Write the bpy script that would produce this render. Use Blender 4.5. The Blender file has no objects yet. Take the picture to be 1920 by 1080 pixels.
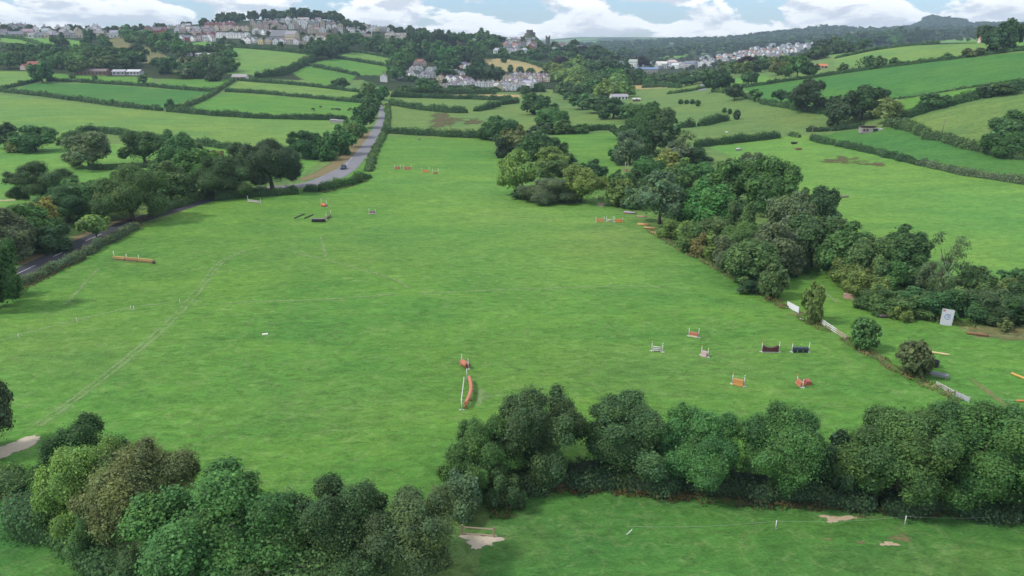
import bpy, bmesh, math, random
import numpy as np
from mathutils import Vector, Matrix

RNG = np.random.default_rng(11)
random.seed(5)
R = math.radians
S = bpy.context.scene
COL = S.collection

# ------------------------------------------------------------------ camera
CAM_H = 45.0
PITCH = R(18.5)
FPX = 1371.4            # focal length in photo pixels (photo is 1920 wide)
cam_d = bpy.data.cameras.new('camera')
cam_d.sensor_width = 36.0
cam_d.lens = 36.0 * FPX / 1920.0
cam_d.clip_start = 0.5
cam_d.clip_end = 30000.0
cam = bpy.data.objects.new('camera', cam_d)
cam.location = (0, 0, CAM_H)
cam.rotation_euler = (R(90) - PITCH, 0, 0)
COL.objects.link(cam)
S.camera = cam
CT, ST = math.cos(PITCH), math.sin(PITCH)


def ray(px, py):
    u = (px - 960.0) / FPX
    v = (540.0 - py) / FPX
    return u, CT + v * ST, -ST + v * CT


def project(x, y, z):
    dz = z - CAM_H
    depth = y * CT - dz * ST
    up = y * ST + dz * CT
    depth = np.maximum(depth, 0.1)
    return 960 + FPX * x / depth, 540 - FPX * up / depth, depth


# ------------------------------------------------------------------ terrain
CP = []                 # (u = x / y, y, z)


def cp(px, py, d):
    a, b, c = ray(px, py)
    t = d / b
    CP.append((a / b, d, CAM_H + c * t))


def cpz(px, py, z=0.0):
    a, b, c = ray(px, py)
    t = (z - CAM_H) / c
    CP.append((a / b, t * b, z))


def cpw(u, d, z):
    CP.append((u, d, z))


for u_ in (-1.3, -.8, -.4, 0, .4, .8, 1.3):
    for d_ in (40, 60, 90, 140, 200):
        cpw(u_, d_, 0.0)
for px_ in (-500, 0, 300, 640, 960, 1200, 1450):
    cpz(px_, 285, 0.0)
cpz(1700, 330, .8); cpz(1920, 370, 1.0); cpz(1450, 300, 0.3); cpz(1600, 290, 1.5)
cpz(960, 250); cpz(820, 225, .3); cpz(1100, 225, .3); cpz(960, 195, .8); cpz(700, 240, .4); cpz(1200, 235, .6)
for a_ in ((-400, 55, 1400), (0, 56, 1400), (150, 53, 1450), (300, 50, 1500), (400, 43, 1500), (500, 36, 1550),
           (600, 37, 1550), (700, 49, 1500), (800, 67, 1450), (900, 73, 1400), (1000, 80, 1350), (1060, 88, 1350),
           (1110, 98, 1300), (-400, 72, 1150), (0, 71, 1150), (200, 73, 1150), (400, 66, 1250), (550, 60, 1300),
           (700, 74, 1250), (850, 88, 1200), (980, 95, 1250), (1080, 104, 1200), (1150, 116, 1150), (1210, 133, 1200),
           (-400, 100, 900), (0, 100, 900), (200, 105, 880), (400, 95, 1000), (530, 85, 1080), (650, 92, 1050),
           (760, 102, 1050), (850, 108, 1060), (900, 120, 1000), (1000, 122, 1030), (1100, 130, 1030),
           (-400, 140, 720), (0, 140, 720), (200, 140, 730), (400, 140, 740), (500, 120, 830), (600, 115, 900),
           (700, 125, 900), (780, 130, 920), (850, 140, 900), (950, 142, 930), (1030, 150, 880),
           (-400, 170, 610), (0, 170, 610), (200, 175, 600), (400, 170, 620), (600, 160, 680), (700, 160, 740),
           (800, 160, 790), (950, 165, 770), (-400, 200, 500), (0, 200, 500), (200, 200, 510), (400, 215, 470),
           (600, 210, 505), (0, 240, 400), (300, 240, 400), (-400, 240, 400),
           # far hills on the right
           (1080, 88, 4500), (1130, 84, 4500), (1250, 77, 4200), (1350, 75, 4200), (1450, 63, 4200), (1550, 53, 4200), (1620, 60, 4200),
           (1700, 52, 4500), (1750, 42, 4600), (1800, 44, 4600), (1850, 50, 4600), (1920, 50, 4600), (2400, 50, 4600),
           # valley
           (1200, 128, 1500), (1300, 122, 1600), (1400, 108, 1900), (1500, 93, 2100), (1560, 80, 2300), (1300, 97, 2500),
           (1400, 84, 3000), (1230, 103, 2300), (1600, 74, 2500), (1700, 66, 3000), (1160, 110, 2500),
           # right hill
           (1300, 170, 620), (1340, 150, 690), (1250, 162, 720), (1200, 187, 600), (1440, 152, 560), (1500, 192, 440),
           (1500, 147, 560), (1600, 122, 600), (1600, 170, 440), (1600, 225, 390), (1750, 97, 640), (1750, 160, 420),
           (1750, 215, 350), (1900, 98, 480), (1860, 83, 620), (1920, 77, 640), (1920, 150, 380), (1920, 200, 330),
           (1920, 260, 300), (2400, 60, 500), (2400, 150, 330), (2400, 260, 250), (1560, 113, 760), (1650, 94, 760),
           (1760, 82, 780), (1400, 137, 800), (1920, 70, 800), (2400, 50, 800),
           (1130, 162, 820), (1150, 135, 1000), (1050, 182, 680)):
    cp(*a_)
for u_ in (-1.3, -.8, -.55, -.35, -.15, 0.0):
    cpw(u_, 2300, 35); cpw(u_, 3500, 28); cpw(u_, 6500, 40)
for u_ in (.07, .3, .5, .7, 1.2):
    cpw(u_, 6700, 90)
cpw(.5, 1150, 38); cpw(.62, 1150, 42); cpw(1.2, 1200, 45); cpw(.42, 1100, 34)
CP = np.array(CP)


def feat(u, y):
    return np.stack([u * 1.6, np.log(np.maximum(y, 30.0))], -1)


CX = feat(CP[:, 0], CP[:, 1])
N_ = len(CX)
rr = np.sqrt(((CX[:, None] - CX[None]) ** 2).sum(-1) + 0.06 ** 2)
A_ = np.zeros((N_ + 3, N_ + 3))
A_[:N_, :N_] = rr - 0.004 * np.eye(N_)
A_[:N_, N_] = 1; A_[:N_, N_ + 1:] = CX
A_[N_:, :N_] = A_[:N_, N_:].T
W_ = np.linalg.solve(A_, np.concatenate([CP[:, 2], np.zeros(3)]))


def rbf(u, y):
    P = feat(u, y)
    out = np.empty(len(P))
    for i in range(0, len(P), 20000):
        q = P[i:i + 20000]
        d = np.sqrt(((q[:, None] - CX[None]) ** 2).sum(-1) + 0.06 ** 2)
        out[i:i + 20000] = d @ W_[:N_] + W_[N_] + q @ W_[N_ + 1:]
    return out


ROWS = np.concatenate([np.arange(-90, 40, 5.0), 40 * np.exp(np.arange(0, math.log(7000 / 40), .0098))])
UC = np.concatenate([np.linspace(-1.7, -.80, 30, endpoint=False), np.linspace(-.80, .80, 620), np.linspace(.80, 1.7, 31)[1:]])


def yscale(y):
    return np.maximum(y, 40.0)


UU, YY = np.meshgrid(UC, ROWS)
GZ = rbf(UU.ravel(), np.maximum(YY, 40).ravel()).reshape(UU.shape)
nearf = np.clip((260 - YY) / 60.0, 0, 1)
GX = UU * yscale(YY)
GZ = GZ * (1 - nearf) + nearf * (.25 * np.sin(GX / 23.0) * np.sin(YY / 31.0 + 1) + .12 * np.sin(GX / 9.0 + 2) * np.sin(YY / 13.0))
GZ = np.clip(GZ, -4, 260)


def gz(x, y):
    x = np.atleast_1d(np.asarray(x, float)); y = np.atleast_1d(np.asarray(y, float))
    u = x / yscale(y)
    j = np.clip(np.searchsorted(ROWS, y) - 1, 0, len(ROWS) - 2)
    i = np.clip(np.searchsorted(UC, u) - 1, 0, len(UC) - 2)
    fy = np.clip((y - ROWS[j]) / (ROWS[j + 1] - ROWS[j]), 0, 1)
    fu = np.clip((u - UC[i]) / (UC[i + 1] - UC[i]), 0, 1)
    return ((GZ[j, i] * (1 - fu) + GZ[j, i + 1] * fu) * (1 - fy) + (GZ[j + 1, i] * (1 - fu) + GZ[j + 1, i + 1] * fu) * fy)


TS = 40 * np.exp(np.linspace(0, math.log(6500 / 40), 900))


def at(px, py):
    """photo pixel -> point on the ground"""
    for k in range(60):
        a, b, c = ray(px, py + k * .7)
        yy = TS
        xx = a / b * yy
        zz = CAM_H + c / b * yy
        dlt = zz - gz(xx, yy)
        w = np.nonzero(dlt < 0)[0]
        if len(w):
            break
    i = max(w[0], 1) if len(w) else 500
    lo, hi = TS[i - 1], TS[i]
    for _ in range(25):
        m = .5 * (lo + hi)
        if CAM_H + c / b * m - gz(a / b * m, m)[0] > 0:
            lo = m
        else:
            hi = m
    return Vector((a / b * hi, hi, float(gz(a / b * hi, hi)[0])))


def depth_of(p):
    return p.y * CT - (p.z - CAM_H) * ST


def height_px(p, ty):
    """height above p of the point that shows at row ty straight above p"""
    a, b, c = ray(960, ty)
    return CAM_H + c * (p.y / b) - p.z


def inside(poly, x, y):
    poly = np.asarray(poly, float)
    r = np.zeros(x.shape, bool)
    n = len(poly)
    for i in range(n):
        x0, y0 = poly[i]; x1, y1 = poly[(i + 1) % n]
        c = ((y0 > y) != (y1 > y)) & (x < (x1 - x0) * (y - y0) / (y1 - y0 + 1e-12) + x0)
        r ^= c
    return r


# ------------------------------------------------------------------ object helpers
def tag(o, label=None, cat=None, group=None, kind=None):
    if label: o['label'] = label
    if cat: o['category'] = cat
    if group: o['group'] = group
    if kind: o['kind'] = kind
    return o


def empty(name, loc, rz=0.0, label=None, cat=None, group=None):
    o = bpy.data.objects.new(name, None)
    o.empty_display_size = .2
    o.location = loc
    o.rotation_euler = (0, 0, rz)
    COL.objects.link(o)
    return tag(o, label, cat, group)


def np_mesh(name, V, quads=None, tris=None, mats=(), qmat=None, tmat=None, attrs=None, smooth_tris=False):
    me = bpy.data.meshes.new(name)
    nq = 0 if quads is None else len(quads)
    nt = 0 if tris is None else len(tris)
    me.vertices.add(len(V))
    me.vertices.foreach_set('co', np.asarray(V, np.float32).ravel())
    me.loops.add(nq * 4 + nt * 3)
    li = []
    if nq: li.append(np.asarray(quads, np.int32).ravel())
    if nt: li.append(np.asarray(tris, np.int32).ravel())
    me.loops.foreach_set('vertex_index', np.concatenate(li))
    me.polygons.add(nq + nt)
    st = np.concatenate([np.arange(nq) * 4, nq * 4 + np.arange(nt) * 3]).astype(np.int32)
    me.polygons.foreach_set('loop_start', st)
    for m in mats:
        me.materials.append(m)
    if qmat is not None or tmat is not None:
        a = np.zeros(nq + nt, np.int32)
        if qmat is not None: a[:nq] = qmat
        if tmat is not None: a[nq:] = tmat
        me.polygons.foreach_set('material_index', a)
    for k, v in (attrs or {}).items():
        at_ = me.attributes.new(k, 'FLOAT', 'FACE')
        at_.data.foreach_set('value', np.asarray(v, np.float32))
    me.update(calc_edges=True)
    return me


def link(name, me, parent=None, loc=None, color=None):
    o = bpy.data.objects.new(name, me)
    COL.objects.link(o)
    if parent is not None: o.parent = parent
    if loc is not None: o.location = loc
    if color is not None: o.color = (*color[:3], 1.0)
    return o


class MB:
    """collects simple solids into one mesh"""
    def __init__(self):
        self.bm = bmesh.new()

    def _take(self, verts, mi):
        for f in {f for v in verts for f in v.link_faces}:
            f.material_index = mi

    def box(self, c, s, rz=0.0, mi=0, rx=0.0, ry=0.0):
        m = Matrix.Translation(c) @ Matrix.Rotation(rz, 4, 'Z') @ Matrix.Rotation(rx, 4, 'X') @ Matrix.Rotation(ry, 4, 'Y') @ Matrix.Diagonal((*s, 1))
        self._take(bmesh.ops.create_cube(self.bm, size=1, matrix=m)['verts'], mi)
        return self

    def tube(self, pts, rad, n=8, mi=0, cap=True):
        pts = [Vector(p) for p in pts]
        if not hasattr(rad, '__len__'): rad = [rad] * len(pts)
        rings = []
        for i, p in enumerate(pts):
            d = (pts[min(i + 1, len(pts) - 1)] - pts[max(i - 1, 0)]).normalized()
            a = d.cross(Vector((0, 0, 1)) if abs(d.z) < .9 else Vector((1, 0, 0))).normalized()
            b = d.cross(a)
            rings.append([self.bm.verts.new(p + (a * math.cos(t) + b * math.sin(t)) * rad[i]) for t in [2 * math.pi * k / n for k in range(n)]])
        for r0, r1 in zip(rings, rings[1:]):
            for k in range(n):
                f = self.bm.faces.new((r0[k], r0[(k + 1) % n], r1[(k + 1) % n], r1[k])); f.material_index = mi; f.smooth = True
        if cap:
            self.bm.faces.new(rings[0][::-1]).material_index = mi
            self.bm.faces.new(rings[-1]).material_index = mi
        return self

    def poly(self, pts, mi=0):
        f = self.bm.faces.new([self.bm.verts.new(p) for p in pts]); f.material_index = mi
        return self

    def prism(self, prof, y0, y1, mi=0, off=(0, 0, 0), rz=0.0):
        """profile in x-z swept along y"""
        m = Matrix.Translation(off) @ Matrix.Rotation(rz, 4, 'Z')
        a = [self.bm.verts.new(m @ Vector((p[0], y0, p[1]))) for p in prof]
        b = [self.bm.verts.new(m @ Vector((p[0], y1, p[1]))) for p in prof]
        fs = [self.bm.faces.new(a), self.bm.faces.new(b[::-1])]
        n = len(prof)
        for i in range(n):
            fs.append(self.bm.faces.new((a[i], b[i], b[(i + 1) % n], a[(i + 1) % n])))
        for f in fs: f.material_index = mi
        return self

    def blob(self, c, s, mi=0, sub=2, jit=.12):
        vs = bmesh.ops.create_icosphere(self.bm, subdivisions=sub, radius=1)['verts']
        for v in vs:
            k = 1 + random.uniform(-jit, jit)
            v.co = Vector((c[0] + v.co.x * s[0] * k, c[1] + v.co.y * s[1] * k, c[2] + v.co.z * s[2] * k))
        self._take(vs, mi)
        return self

    def mesh(self, name, mats):
        bmesh.ops.recalc_face_normals(self.bm, faces=self.bm.faces)
        me = bpy.data.meshes.new(name)
        self.bm.to_mesh(me); self.bm.free()
        for m in (mats if isinstance(mats, (list, tuple)) else [mats]): me.materials.append(m)
        return me

    def build(self, name, mats, parent=None, loc=None, color=None):
        return link(name, self.mesh(name, mats), parent, loc, color)


# ------------------------------------------------------------------ materials
def new_mat(name):
    m = bpy.data.materials.new(name)
    m.use_nodes = True
    nt = m.node_tree
    nt.nodes.clear()
    out = nt.nodes.new('ShaderNodeOutputMaterial')
    b = nt.nodes.new('ShaderNodeBsdfPrincipled')
    nt.links.new(b.outputs[0], out.inputs[0])
    return m, nt, b, out


def nd(nt, t, **kw):
    n = nt.nodes.new(t)
    for k, v in kw.items():
        if k in n.bl_rna.properties: setattr(n, k, v)
        else: n.inputs[k].default_value = v
    return n


def mixc(nt, fac, a, b, mode='MIX'):
    n = nt.nodes.new('ShaderNodeMix'); n.data_type = 'RGBA'; n.blend_type = mode; n.clamp_factor = True
    for i, v in ((0, fac), (6, a), (7, b)):
        if isinstance(v, bpy.types.NodeSocket): nt.links.new(v, n.inputs[i])
        elif i == 0: n.inputs[0].default_value = v
        else: n.inputs[i].default_value = (*v, 1) if len(v) == 3 else v
    return n.outputs[2]


def mth(nt, op, a, b=0.0, clamp=False):
    n = nt.nodes.new('ShaderNodeMath'); n.operation = op; n.use_clamp = clamp
    for i, v in ((0, a), (1, b)):
        if isinstance(v, bpy.types.NodeSocket): nt.links.new(v, n.inputs[i])
        else: n.inputs[i].default_value = v
    return n.outputs[0]


def rng_(nt, v, a, b, c=0.0, d=1.0, smooth=False):
    n = nt.nodes.new('ShaderNodeMapRange'); n.interpolation_type = 'SMOOTHSTEP' if smooth else 'LINEAR'
    nt.links.new(v, n.inputs[0])
    for i, x in zip((1, 2, 3, 4), (a, b, c, d)): n.inputs[i].default_value = x
    return n.outputs[0]


def noise(nt, scale, detail=3.0, rough=.55, vec=None, dist=0.0):
    n = nd(nt, 'ShaderNodeTexNoise', Scale=scale, Detail=detail, Roughness=rough, Distortion=dist)
    if vec is not None: nt.links.new(vec, n.inputs['Vector'])
    return n.outputs['Fac']


def plain(name, color, rough=.7, var=.15, scale=3.0, metal=0.0, spec=.3, objcolor=False):
    m, nt, b, out = new_mat(name)
    tc = nd(nt, 'ShaderNodeTexCoord')
    n = noise(nt, scale, 4.0, .6, tc.outputs['Object'])
    f = rng_(nt, n, .25, .75, 1 - var, 1 + var)
    if objcolor:
        oi = nd(nt, 'ShaderNodeObjectInfo'); src = oi.outputs['Color']
    else:
        r_ = nd(nt, 'ShaderNodeRGB'); r_.outputs[0].default_value = (*color, 1); src = r_.outputs[0]
    cmb = nd(nt, 'ShaderNodeCombineColor')
    for i in range(3): nt.links.new(f, cmb.inputs[i])
    nt.links.new(mixc(nt, 1.0, src, cmb.outputs[0], 'MULTIPLY'), b.inputs['Base Color'])
    b.inputs['Roughness'].default_value = rough
    b.inputs['Metallic'].default_value = metal
    b.inputs['Specular IOR Level'].default_value = spec
    return m


def foliage_mat():
    m, nt, b, out = new_mat('foliage')
    oi = nd(nt, 'ShaderNodeObjectInfo')
    va = nd(nt, 'ShaderNodeAttribute', attribute_name='var')
    hu = nd(nt, 'ShaderNodeAttribute', attribute_name='hue')
    warm = mixc(nt, 1.0, oi.outputs['Color'], (1.14, 1.08, .84), 'MULTIPLY')
    cool = mixc(nt, 1.0, oi.outputs['Color'], (.84, .98, 1.04), 'MULTIPLY')
    c = mixc(nt, hu.outputs['Fac'], cool, warm)
    cmb = nd(nt, 'ShaderNodeCombineColor')
    for i in range(3): nt.links.new(va.outputs['Fac'], cmb.inputs[i])
    c = mixc(nt, 1.0, c, cmb.outputs[0], 'MULTIPLY')
    nt.links.new(c, b.inputs['Base Color'])
    b.inputs['Roughness'].default_value = .62
    b.inputs['Specular IOR Level'].default_value = .22
    tr = nd(nt, 'ShaderNodeBsdfTranslucent')
    nt.links.new(mixc(nt, 1.0, c, (1.1, 1.25, .6), 'MULTIPLY'), tr.inputs[0])
    mx = nd(nt, 'ShaderNodeMixShader'); mx.inputs[0].default_value = .36
    nt.links.new(b.outputs[0], mx.inputs[1]); nt.links.new(tr.outputs[0], mx.inputs[2])
    nt.links.new(mx.outputs[0], out.inputs[0])
    return m


def ground_mat():
    m, nt, b, out = new_mat('grass')
    tc = nd(nt, 'ShaderNodeTexCoord')
    P = tc.outputs['Object']
    mp = nd(nt, 'ShaderNodeMapping'); mp.inputs['Rotation'].default_value = (0, 0, R(-14)); mp.inputs['Scale'].default_value = (.5, 1.0, 1.0)
    nt.links.new(P, mp.inputs[0]); Q = mp.outputs[0]
    ti = nd(nt, 'ShaderNodeAttribute', attribute_name='tint')
    base = ti.outputs['Color']; dry = ti.outputs['Alpha']
    big = noise(nt, .018, 3.0, .5, P)
    med = noise(nt, .11, 4.0, .6, Q, .6)
    fin = noise(nt, .9, 5.0, .7, Q, .8)
    vfin = noise(nt, 5.5, 3.0, .7, Q)
    # hue drift: lush blue-green <-> yellow-green
    lush = mixc(nt, 1.0, base, (.72, .95, 1.0), 'MULTIPLY')
    warm = mixc(nt, 1.0, base, (1.38, 1.10, .9), 'MULTIPLY')
    h = mth(nt, 'ADD', mth(nt, 'MULTIPLY', big, .55), mth(nt, 'MULTIPLY', med, .45))
    c = mixc(nt, rng_(nt, h, .28, .72), lush, warm)
    # straw coloured dry stalks in wisps
    wisp = rng_(nt, noise(nt, .35, 6.0, .72, P, 1.6), .50, .64)
    wf = mth(nt, 'MULTIPLY', wisp, mth(nt, 'MULTIPLY', dry, .8), True)
    c = mixc(nt, wf, c, (.24, .30, .12))
    f = mth(nt, 'ADD', rng_(nt, fin, .28, .72, -.34, .34), rng_(nt, vfin, .25, .75, -.28, .28))
    f = mth(nt, 'ADD', f, rng_(nt, med, .32, .68, -.10, .10))
    f = mth(nt, 'ADD', f, 1.0)
    cmb = nd(nt, 'ShaderNodeCombineColor')
    for i in range(3): nt.links.new(f, cmb.inputs[i])
    c = mixc(nt, 1.0, c, cmb.outputs[0], 'MULTIPLY')
    nt.links.new(c, b.inputs['Base Color'])
    b.inputs['Roughness'].default_value = .9
    b.inputs['Specular IOR Level'].default_value = .1
    bp = nd(nt, 'ShaderNodeBump', Strength=.5, Distance=.25)
    nt.links.new(mth(nt, 'ADD', fin, vfin), bp.inputs['Height'])
    nt.links.new(bp.outputs[0], b.inputs['Normal'])
    return m


def wear_mat(name, c0, c1, thr=(.42, .62), nscale=.9, cap=1.0, amp=1.5):
    """a worn or bare patch with ragged edges; attribute edge (0 rim .. 1 middle) fades it into the grass"""
    m, nt, b, out = new_mat(name)
    tc = nd(nt, 'ShaderNodeTexCoord'); P = tc.outputs['Object']
    e = nd(nt, 'ShaderNodeAttribute', attribute_name='edge').outputs['Fac']
    n = noise(nt, nscale, 6.0, .7, P, .8)
    n2 = noise(nt, nscale * 3.3, 4.0, .7, P)
    nt.links.new(mixc(nt, rng_(nt, n2, .3, .7), c0, c1), b.inputs['Base Color'])
    b.inputs['Roughness'].default_value = .95
    b.inputs['Specular IOR Level'].default_value = .1
    a = rng_(nt, mth(nt, 'MULTIPLY', mth(nt, 'ADD', e, mth(nt, 'MULTIPLY', mth(nt, 'SUBTRACT', n, .5), amp)), rng_(nt, e, 0.0, .25)), thr[0], thr[1], 0, cap, True)
    tr = nd(nt, 'ShaderNodeBsdfTransparent'); mx = nd(nt, 'ShaderNodeMixShader')
    nt.links.new(a, mx.inputs[0]); nt.links.new(tr.outputs[0], mx.inputs[1]); nt.links.new(b.outputs[0], mx.inputs[2])
    nt.links.new(mx.outputs[0], out.inputs[0])
    return m


M = {}
M['foliage'] = foliage_mat()
M['grass'] = ground_mat()
M['bark'] = plain('bark', (.09, .075, .055), .9, .3, 6)
M['asphalt'] = plain('asphalt', (.20, .20, .215), .85, .14, .25)
M['asphalt_dark'] = plain('asphalt_dark', (.045, .045, .055), .85, .2, .5)
M['line'] = plain('line_paint', (.7, .7, .7), .7, .12, 2)
M['earth'] = wear_mat('bare_earth', (.41, .32, .20), (.54, .44, .30), (.42, .80), 1.1, .95, 3.2)
M['gravel'] = wear_mat('gravel', (.45, .39, .29), (.57, .50, .38), (.25, .5), 1.0, 1.0, 1.5)
M['earth_red'] = wear_mat('red_earth', (.28, .20, .11), (.35, .27, .15), (.48, 1.1), 1.1, .5, 3.2)
M['track'] = wear_mat('worn_grass', (.22, .34, .13), (.28, .38, .16), (.35, 1.2), .5, .62, 3.0)
M['verge'] = wear_mat('dry_verge', (.16, .13, .065), (.24, .20, .10), (.25, .6), .4)
M['marsh'] = wear_mat('rough_patch', (.13, .09, .05), (.12, .13, .055), (.35, 1.1), .10, .85, 4.0)
M['paint'] = plain('paint', (1, 1, 1), .5, .16, 4, objcolor=True)
M['wall'] = plain('render_wall', (1, 1, 1), .85, .12, .6, objcolor=True)
M['roof'] = plain('roof_tile', (1, 1, 1), .75, .2, 1.2, objcolor=True)
M['glass'] = plain('window_glass', (.03, .035, .045), .15, .2, 1, spec=.6)
M['wood'] = plain('weathered_wood', (.30, .23, .16), .85, .3, 4)
M['stone'] = plain('castle_stone', (.17, .155, .14), .9, .25, .5)
M['metal'] = plain('tin_sheet', (.30, .27, .26), .55, .3, 1.5, metal=.3)
# ------------------------------------------------------------------ ground sheet with its fields
def lin(r, g, b):
    return tuple(((c / 255.0 + .055) / 1.055) ** 2.4 if c > 10 else c / 3294.0 for c in (r, g, b))


MAIN = (.098, .232, .042)
LUSH = (.062, .178, .040)
PALE = (.135, .250, .060)
BRIGHT = (.124, .268, .055)
DULL = (.120, .205, .062)
OLIVE = (.125, .212, .058)
STRAW = (.36, .29, .14)
WOODG = (.030, .050, .020)
ROUGH = (.150, .150, .065)
FIELDS = [   # (colour, dryness, photo outline)
    (WOODG, 0, [(-500, 30), (2400, 30), (2400, 75), (1560, 108), (1300, 150), (1060, 175), (930, 172), (725, 170), (680, 150), (560, 150), (430, 148), (-500, 148)]),
    (MAIN, .35, [(690, 255), (915, 262), (1000, 375), (1130, 382), (1260, 450), (1420, 545), (1800, 748), (1930, 950), (800, 950), (-200, 1100), (-200, 640), (40, 545), (260, 430), (400, 372), (600, 350)]),
    (MAIN, .35, [(705, 255), (905, 260), (940, 290), (700, 300)]),
    (PALE, .1, [(-500, 178), (0, 178), (300, 210), (660, 226), (640, 246), (600, 300), (450, 276), (260, 252), (175, 246), (110, 272), (-500, 268)]),
    (BRIGHT, .1, [(-500, 270), (120, 270), (380, 270), (600, 300), (560, 335), (300, 340), (0, 430), (-500, 480)]),
    (LUSH, 0, [(62, 155), (180, 158), (285, 166), (395, 172), (310, 204), (230, 198), (80, 178), (30, 170)]),
    (MAIN, .1, [(346, 206), (392, 184), (430, 174), (680, 193), (652, 222), (480, 219)]),
    (PALE, .3, [(428, 171), (440, 152), (480, 154), (600, 163), (682, 174), (677, 190), (560, 181)]),
    (MAIN, .1, [(286, 164), (310, 148), (432, 149), (414, 169)]),
    (PALE, .1, [(-500, 132), (60, 133), (75, 148), (8, 165), (-500, 165)]),
    (MAIN, .1, [(95, 138), (285, 146), (283, 160), (160, 151), (80, 150)]),
    (PALE, .1, [(430, 82), (480, 91), (585, 103), (566, 122), (540, 136), (480, 142), (425, 138)]),
    (MAIN, .1, [(570, 122), (630, 109), (730, 125), (722, 141), (675, 141)]),
    (PALE, .2, [(640, 103), (665, 96), (745, 110), (735, 122), (640, 108)]),
    (MAIN, 0, [(548, 137), (575, 124), (670, 142), (640, 162), (590, 160)]),
    (BRIGHT, 0, [(0, 66), (60, 66), (110, 72), (160, 78), (162, 94), (120, 90), (60, 86), (0, 78)]),
    (BRIGHT, 0, [(50, 108), (70, 107), (125, 113), (122, 120), (60, 116)]),
    (ROUGH, .6, [(195, 78), (225, 68), (245, 82), (240, 92), (210, 92)]),
    (ROUGH, .7, [(230, 100), (270, 84), (300, 100), (330, 112), (400, 112), (400, 124), (270, 118)]),
    (BRIGHT, 0, [(350, 82), (380, 78), (440, 86), (440, 100), (400, 96)]),
    (BRIGHT, 0, [(590, 84), (618, 82), (622, 90), (592, 90)]),
    (STRAW, .6, [(765, 90), (790, 84), (830, 84), (828, 92), (790, 95)]),
    (STRAW, .6, [(725, 174), (975, 178), (972, 187), (735, 181)]),
    (OLIVE, .5, [(728, 181), (980, 188), (1000, 200), (1005, 245), (915, 256), (715, 246), (722, 205)]),
    (STRAW, .5, [(905, 112), (940, 110), (985, 116), (1036, 136), (1000, 140), (930, 130)]),
    (OLIVE, .3, [(1005, 166), (1035, 168), (1042, 190), (1010, 188)]),
    (MAIN, .2, [(1035, 250), (1160, 250), (1165, 335), (1120, 345), (1075, 300)]),
    (OLIVE, .3, [(1055, 203), (1175, 213), (1170, 248), (1085, 245)]),
    (DULL, .3, [(1165, 185), (1235, 178), (1345, 163), (1420, 185), (1560, 248), (1480, 262), (1300, 268), (1220, 235)]),
    (STRAW, .5, [(1165, 163), (1210, 158), (1275, 157), (1262, 164), (1190, 168)]),
    (OLIVE, .2, [(1215, 173), (1300, 158), (1335, 160), (1300, 168), (1220, 180)]),
    (LUSH, .0, [(1392, 166), (1440, 158), (1560, 141), (1650, 128), (1870, 102), (2400, 60), (2400, 140), (1920, 148), (1660, 192), (1560, 218), (1480, 205), (1425, 185)]),
    (BRIGHT, .0, [(1370, 165), (1360, 150), (1430, 140), (1450, 150), (1560, 138), (1440, 157)]),
    (PALE, .3, [(1562, 124), (1568, 108), (1645, 94), (1700, 86), (1780, 83), (1862, 80), (1868, 98), (1740, 115), (1650, 124)]),
    (PALE, .3, [(1550, 104), (1640, 90), (1640, 96), (1562, 110)]),
    (BRIGHT, .1, [(1740, 80), (1800, 72), (1850, 70), (1860, 80)]),
    (BRIGHT, .0, [(1880, 78), (1925, 72), (1925, 84), (1885, 90)]),
    (MAIN, 0, [(1640, 196), (1920, 149), (2400, 120), (2400, 160), (1920, 168), (1745, 205), (1680, 222)]),
    (OLIVE, .2, [(1690, 232), (1740, 206), (1920, 182), (2400, 150), (2400, 300), (1920, 290), (1800, 270)]),
    (LUSH, .1, [(1520, 258), (1610, 242), (1690, 238), (1800, 274), (1920, 295), (2400, 330), (2400, 380), (1920, 338), (1690, 296)]),
    (BRIGHT, .2, [(1330, 276), (1500, 252), (1560, 270), (1690, 298), (1920, 340), (2400, 400), (2400, 620), (1920, 530), (1660, 500), (1560, 430), (1480, 340)]),
    (MAIN, .25, [(1420, 548), (1490, 500), (1560, 500), (1680, 580), (2400, 660), (2400, 900), (1930, 960), (1800, 748)]),
    (ROUGH, .9, [(1800, 612), (1880, 606), (2100, 618), (2100, 655), (1920, 640), (1830, 632)]),
    (LUSH, .35, [(940, 925), (1300, 930), (2400, 950), (2400, 1300), (870, 1300), (900, 1010)]),
    (LUSH, .25, [(-500, 930), (0, 940), (120, 980), (330, 1090), (330, 1300), (-500, 1300)]),
    (BRIGHT, .1, [(1230, 108), (1250, 100), (1362, 86), (1366, 94), (1300, 104), (1250, 112)]),
    (BRIGHT, .1, [(1390, 78), (1440, 70), (1470, 71), (1460, 77)]),
    (BRIGHT, .1, [(1230, 92), (1262, 88), (1262, 93), (1235, 95)]),
    (STRAW, .4, [(1440, 72), (1466, 68), (1468, 72), (1442, 75)]),
]
VX = GX.ravel(); VY = YY.ravel(); VZ = GZ.ravel()
PX, PY, DD = project(VX, VY, VZ)
tint = np.empty((len(VX), 4), np.float32)
tint[:] = (*DULL, .2)
tint[VY > 1250] = (*WOODG, 0)
far = VY > 2900
tint[far] = (.034, .058, .030, 0)
front = VY > 25
# the outlines waver a little, as field edges do
wx = 2.2 * np.sin(VX / 7.3 + VY / 11.0) + 1.5 * np.sin(VX / 3.1 - VY / 5.0)
for col, dry, poly in FIELDS:
    near_ = inside(poly, PX + wx * np.clip(100 / DD, .2, 1.5), PY) & front & (VY < 2900)
    tint[near_] = (*col, dry)
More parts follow.
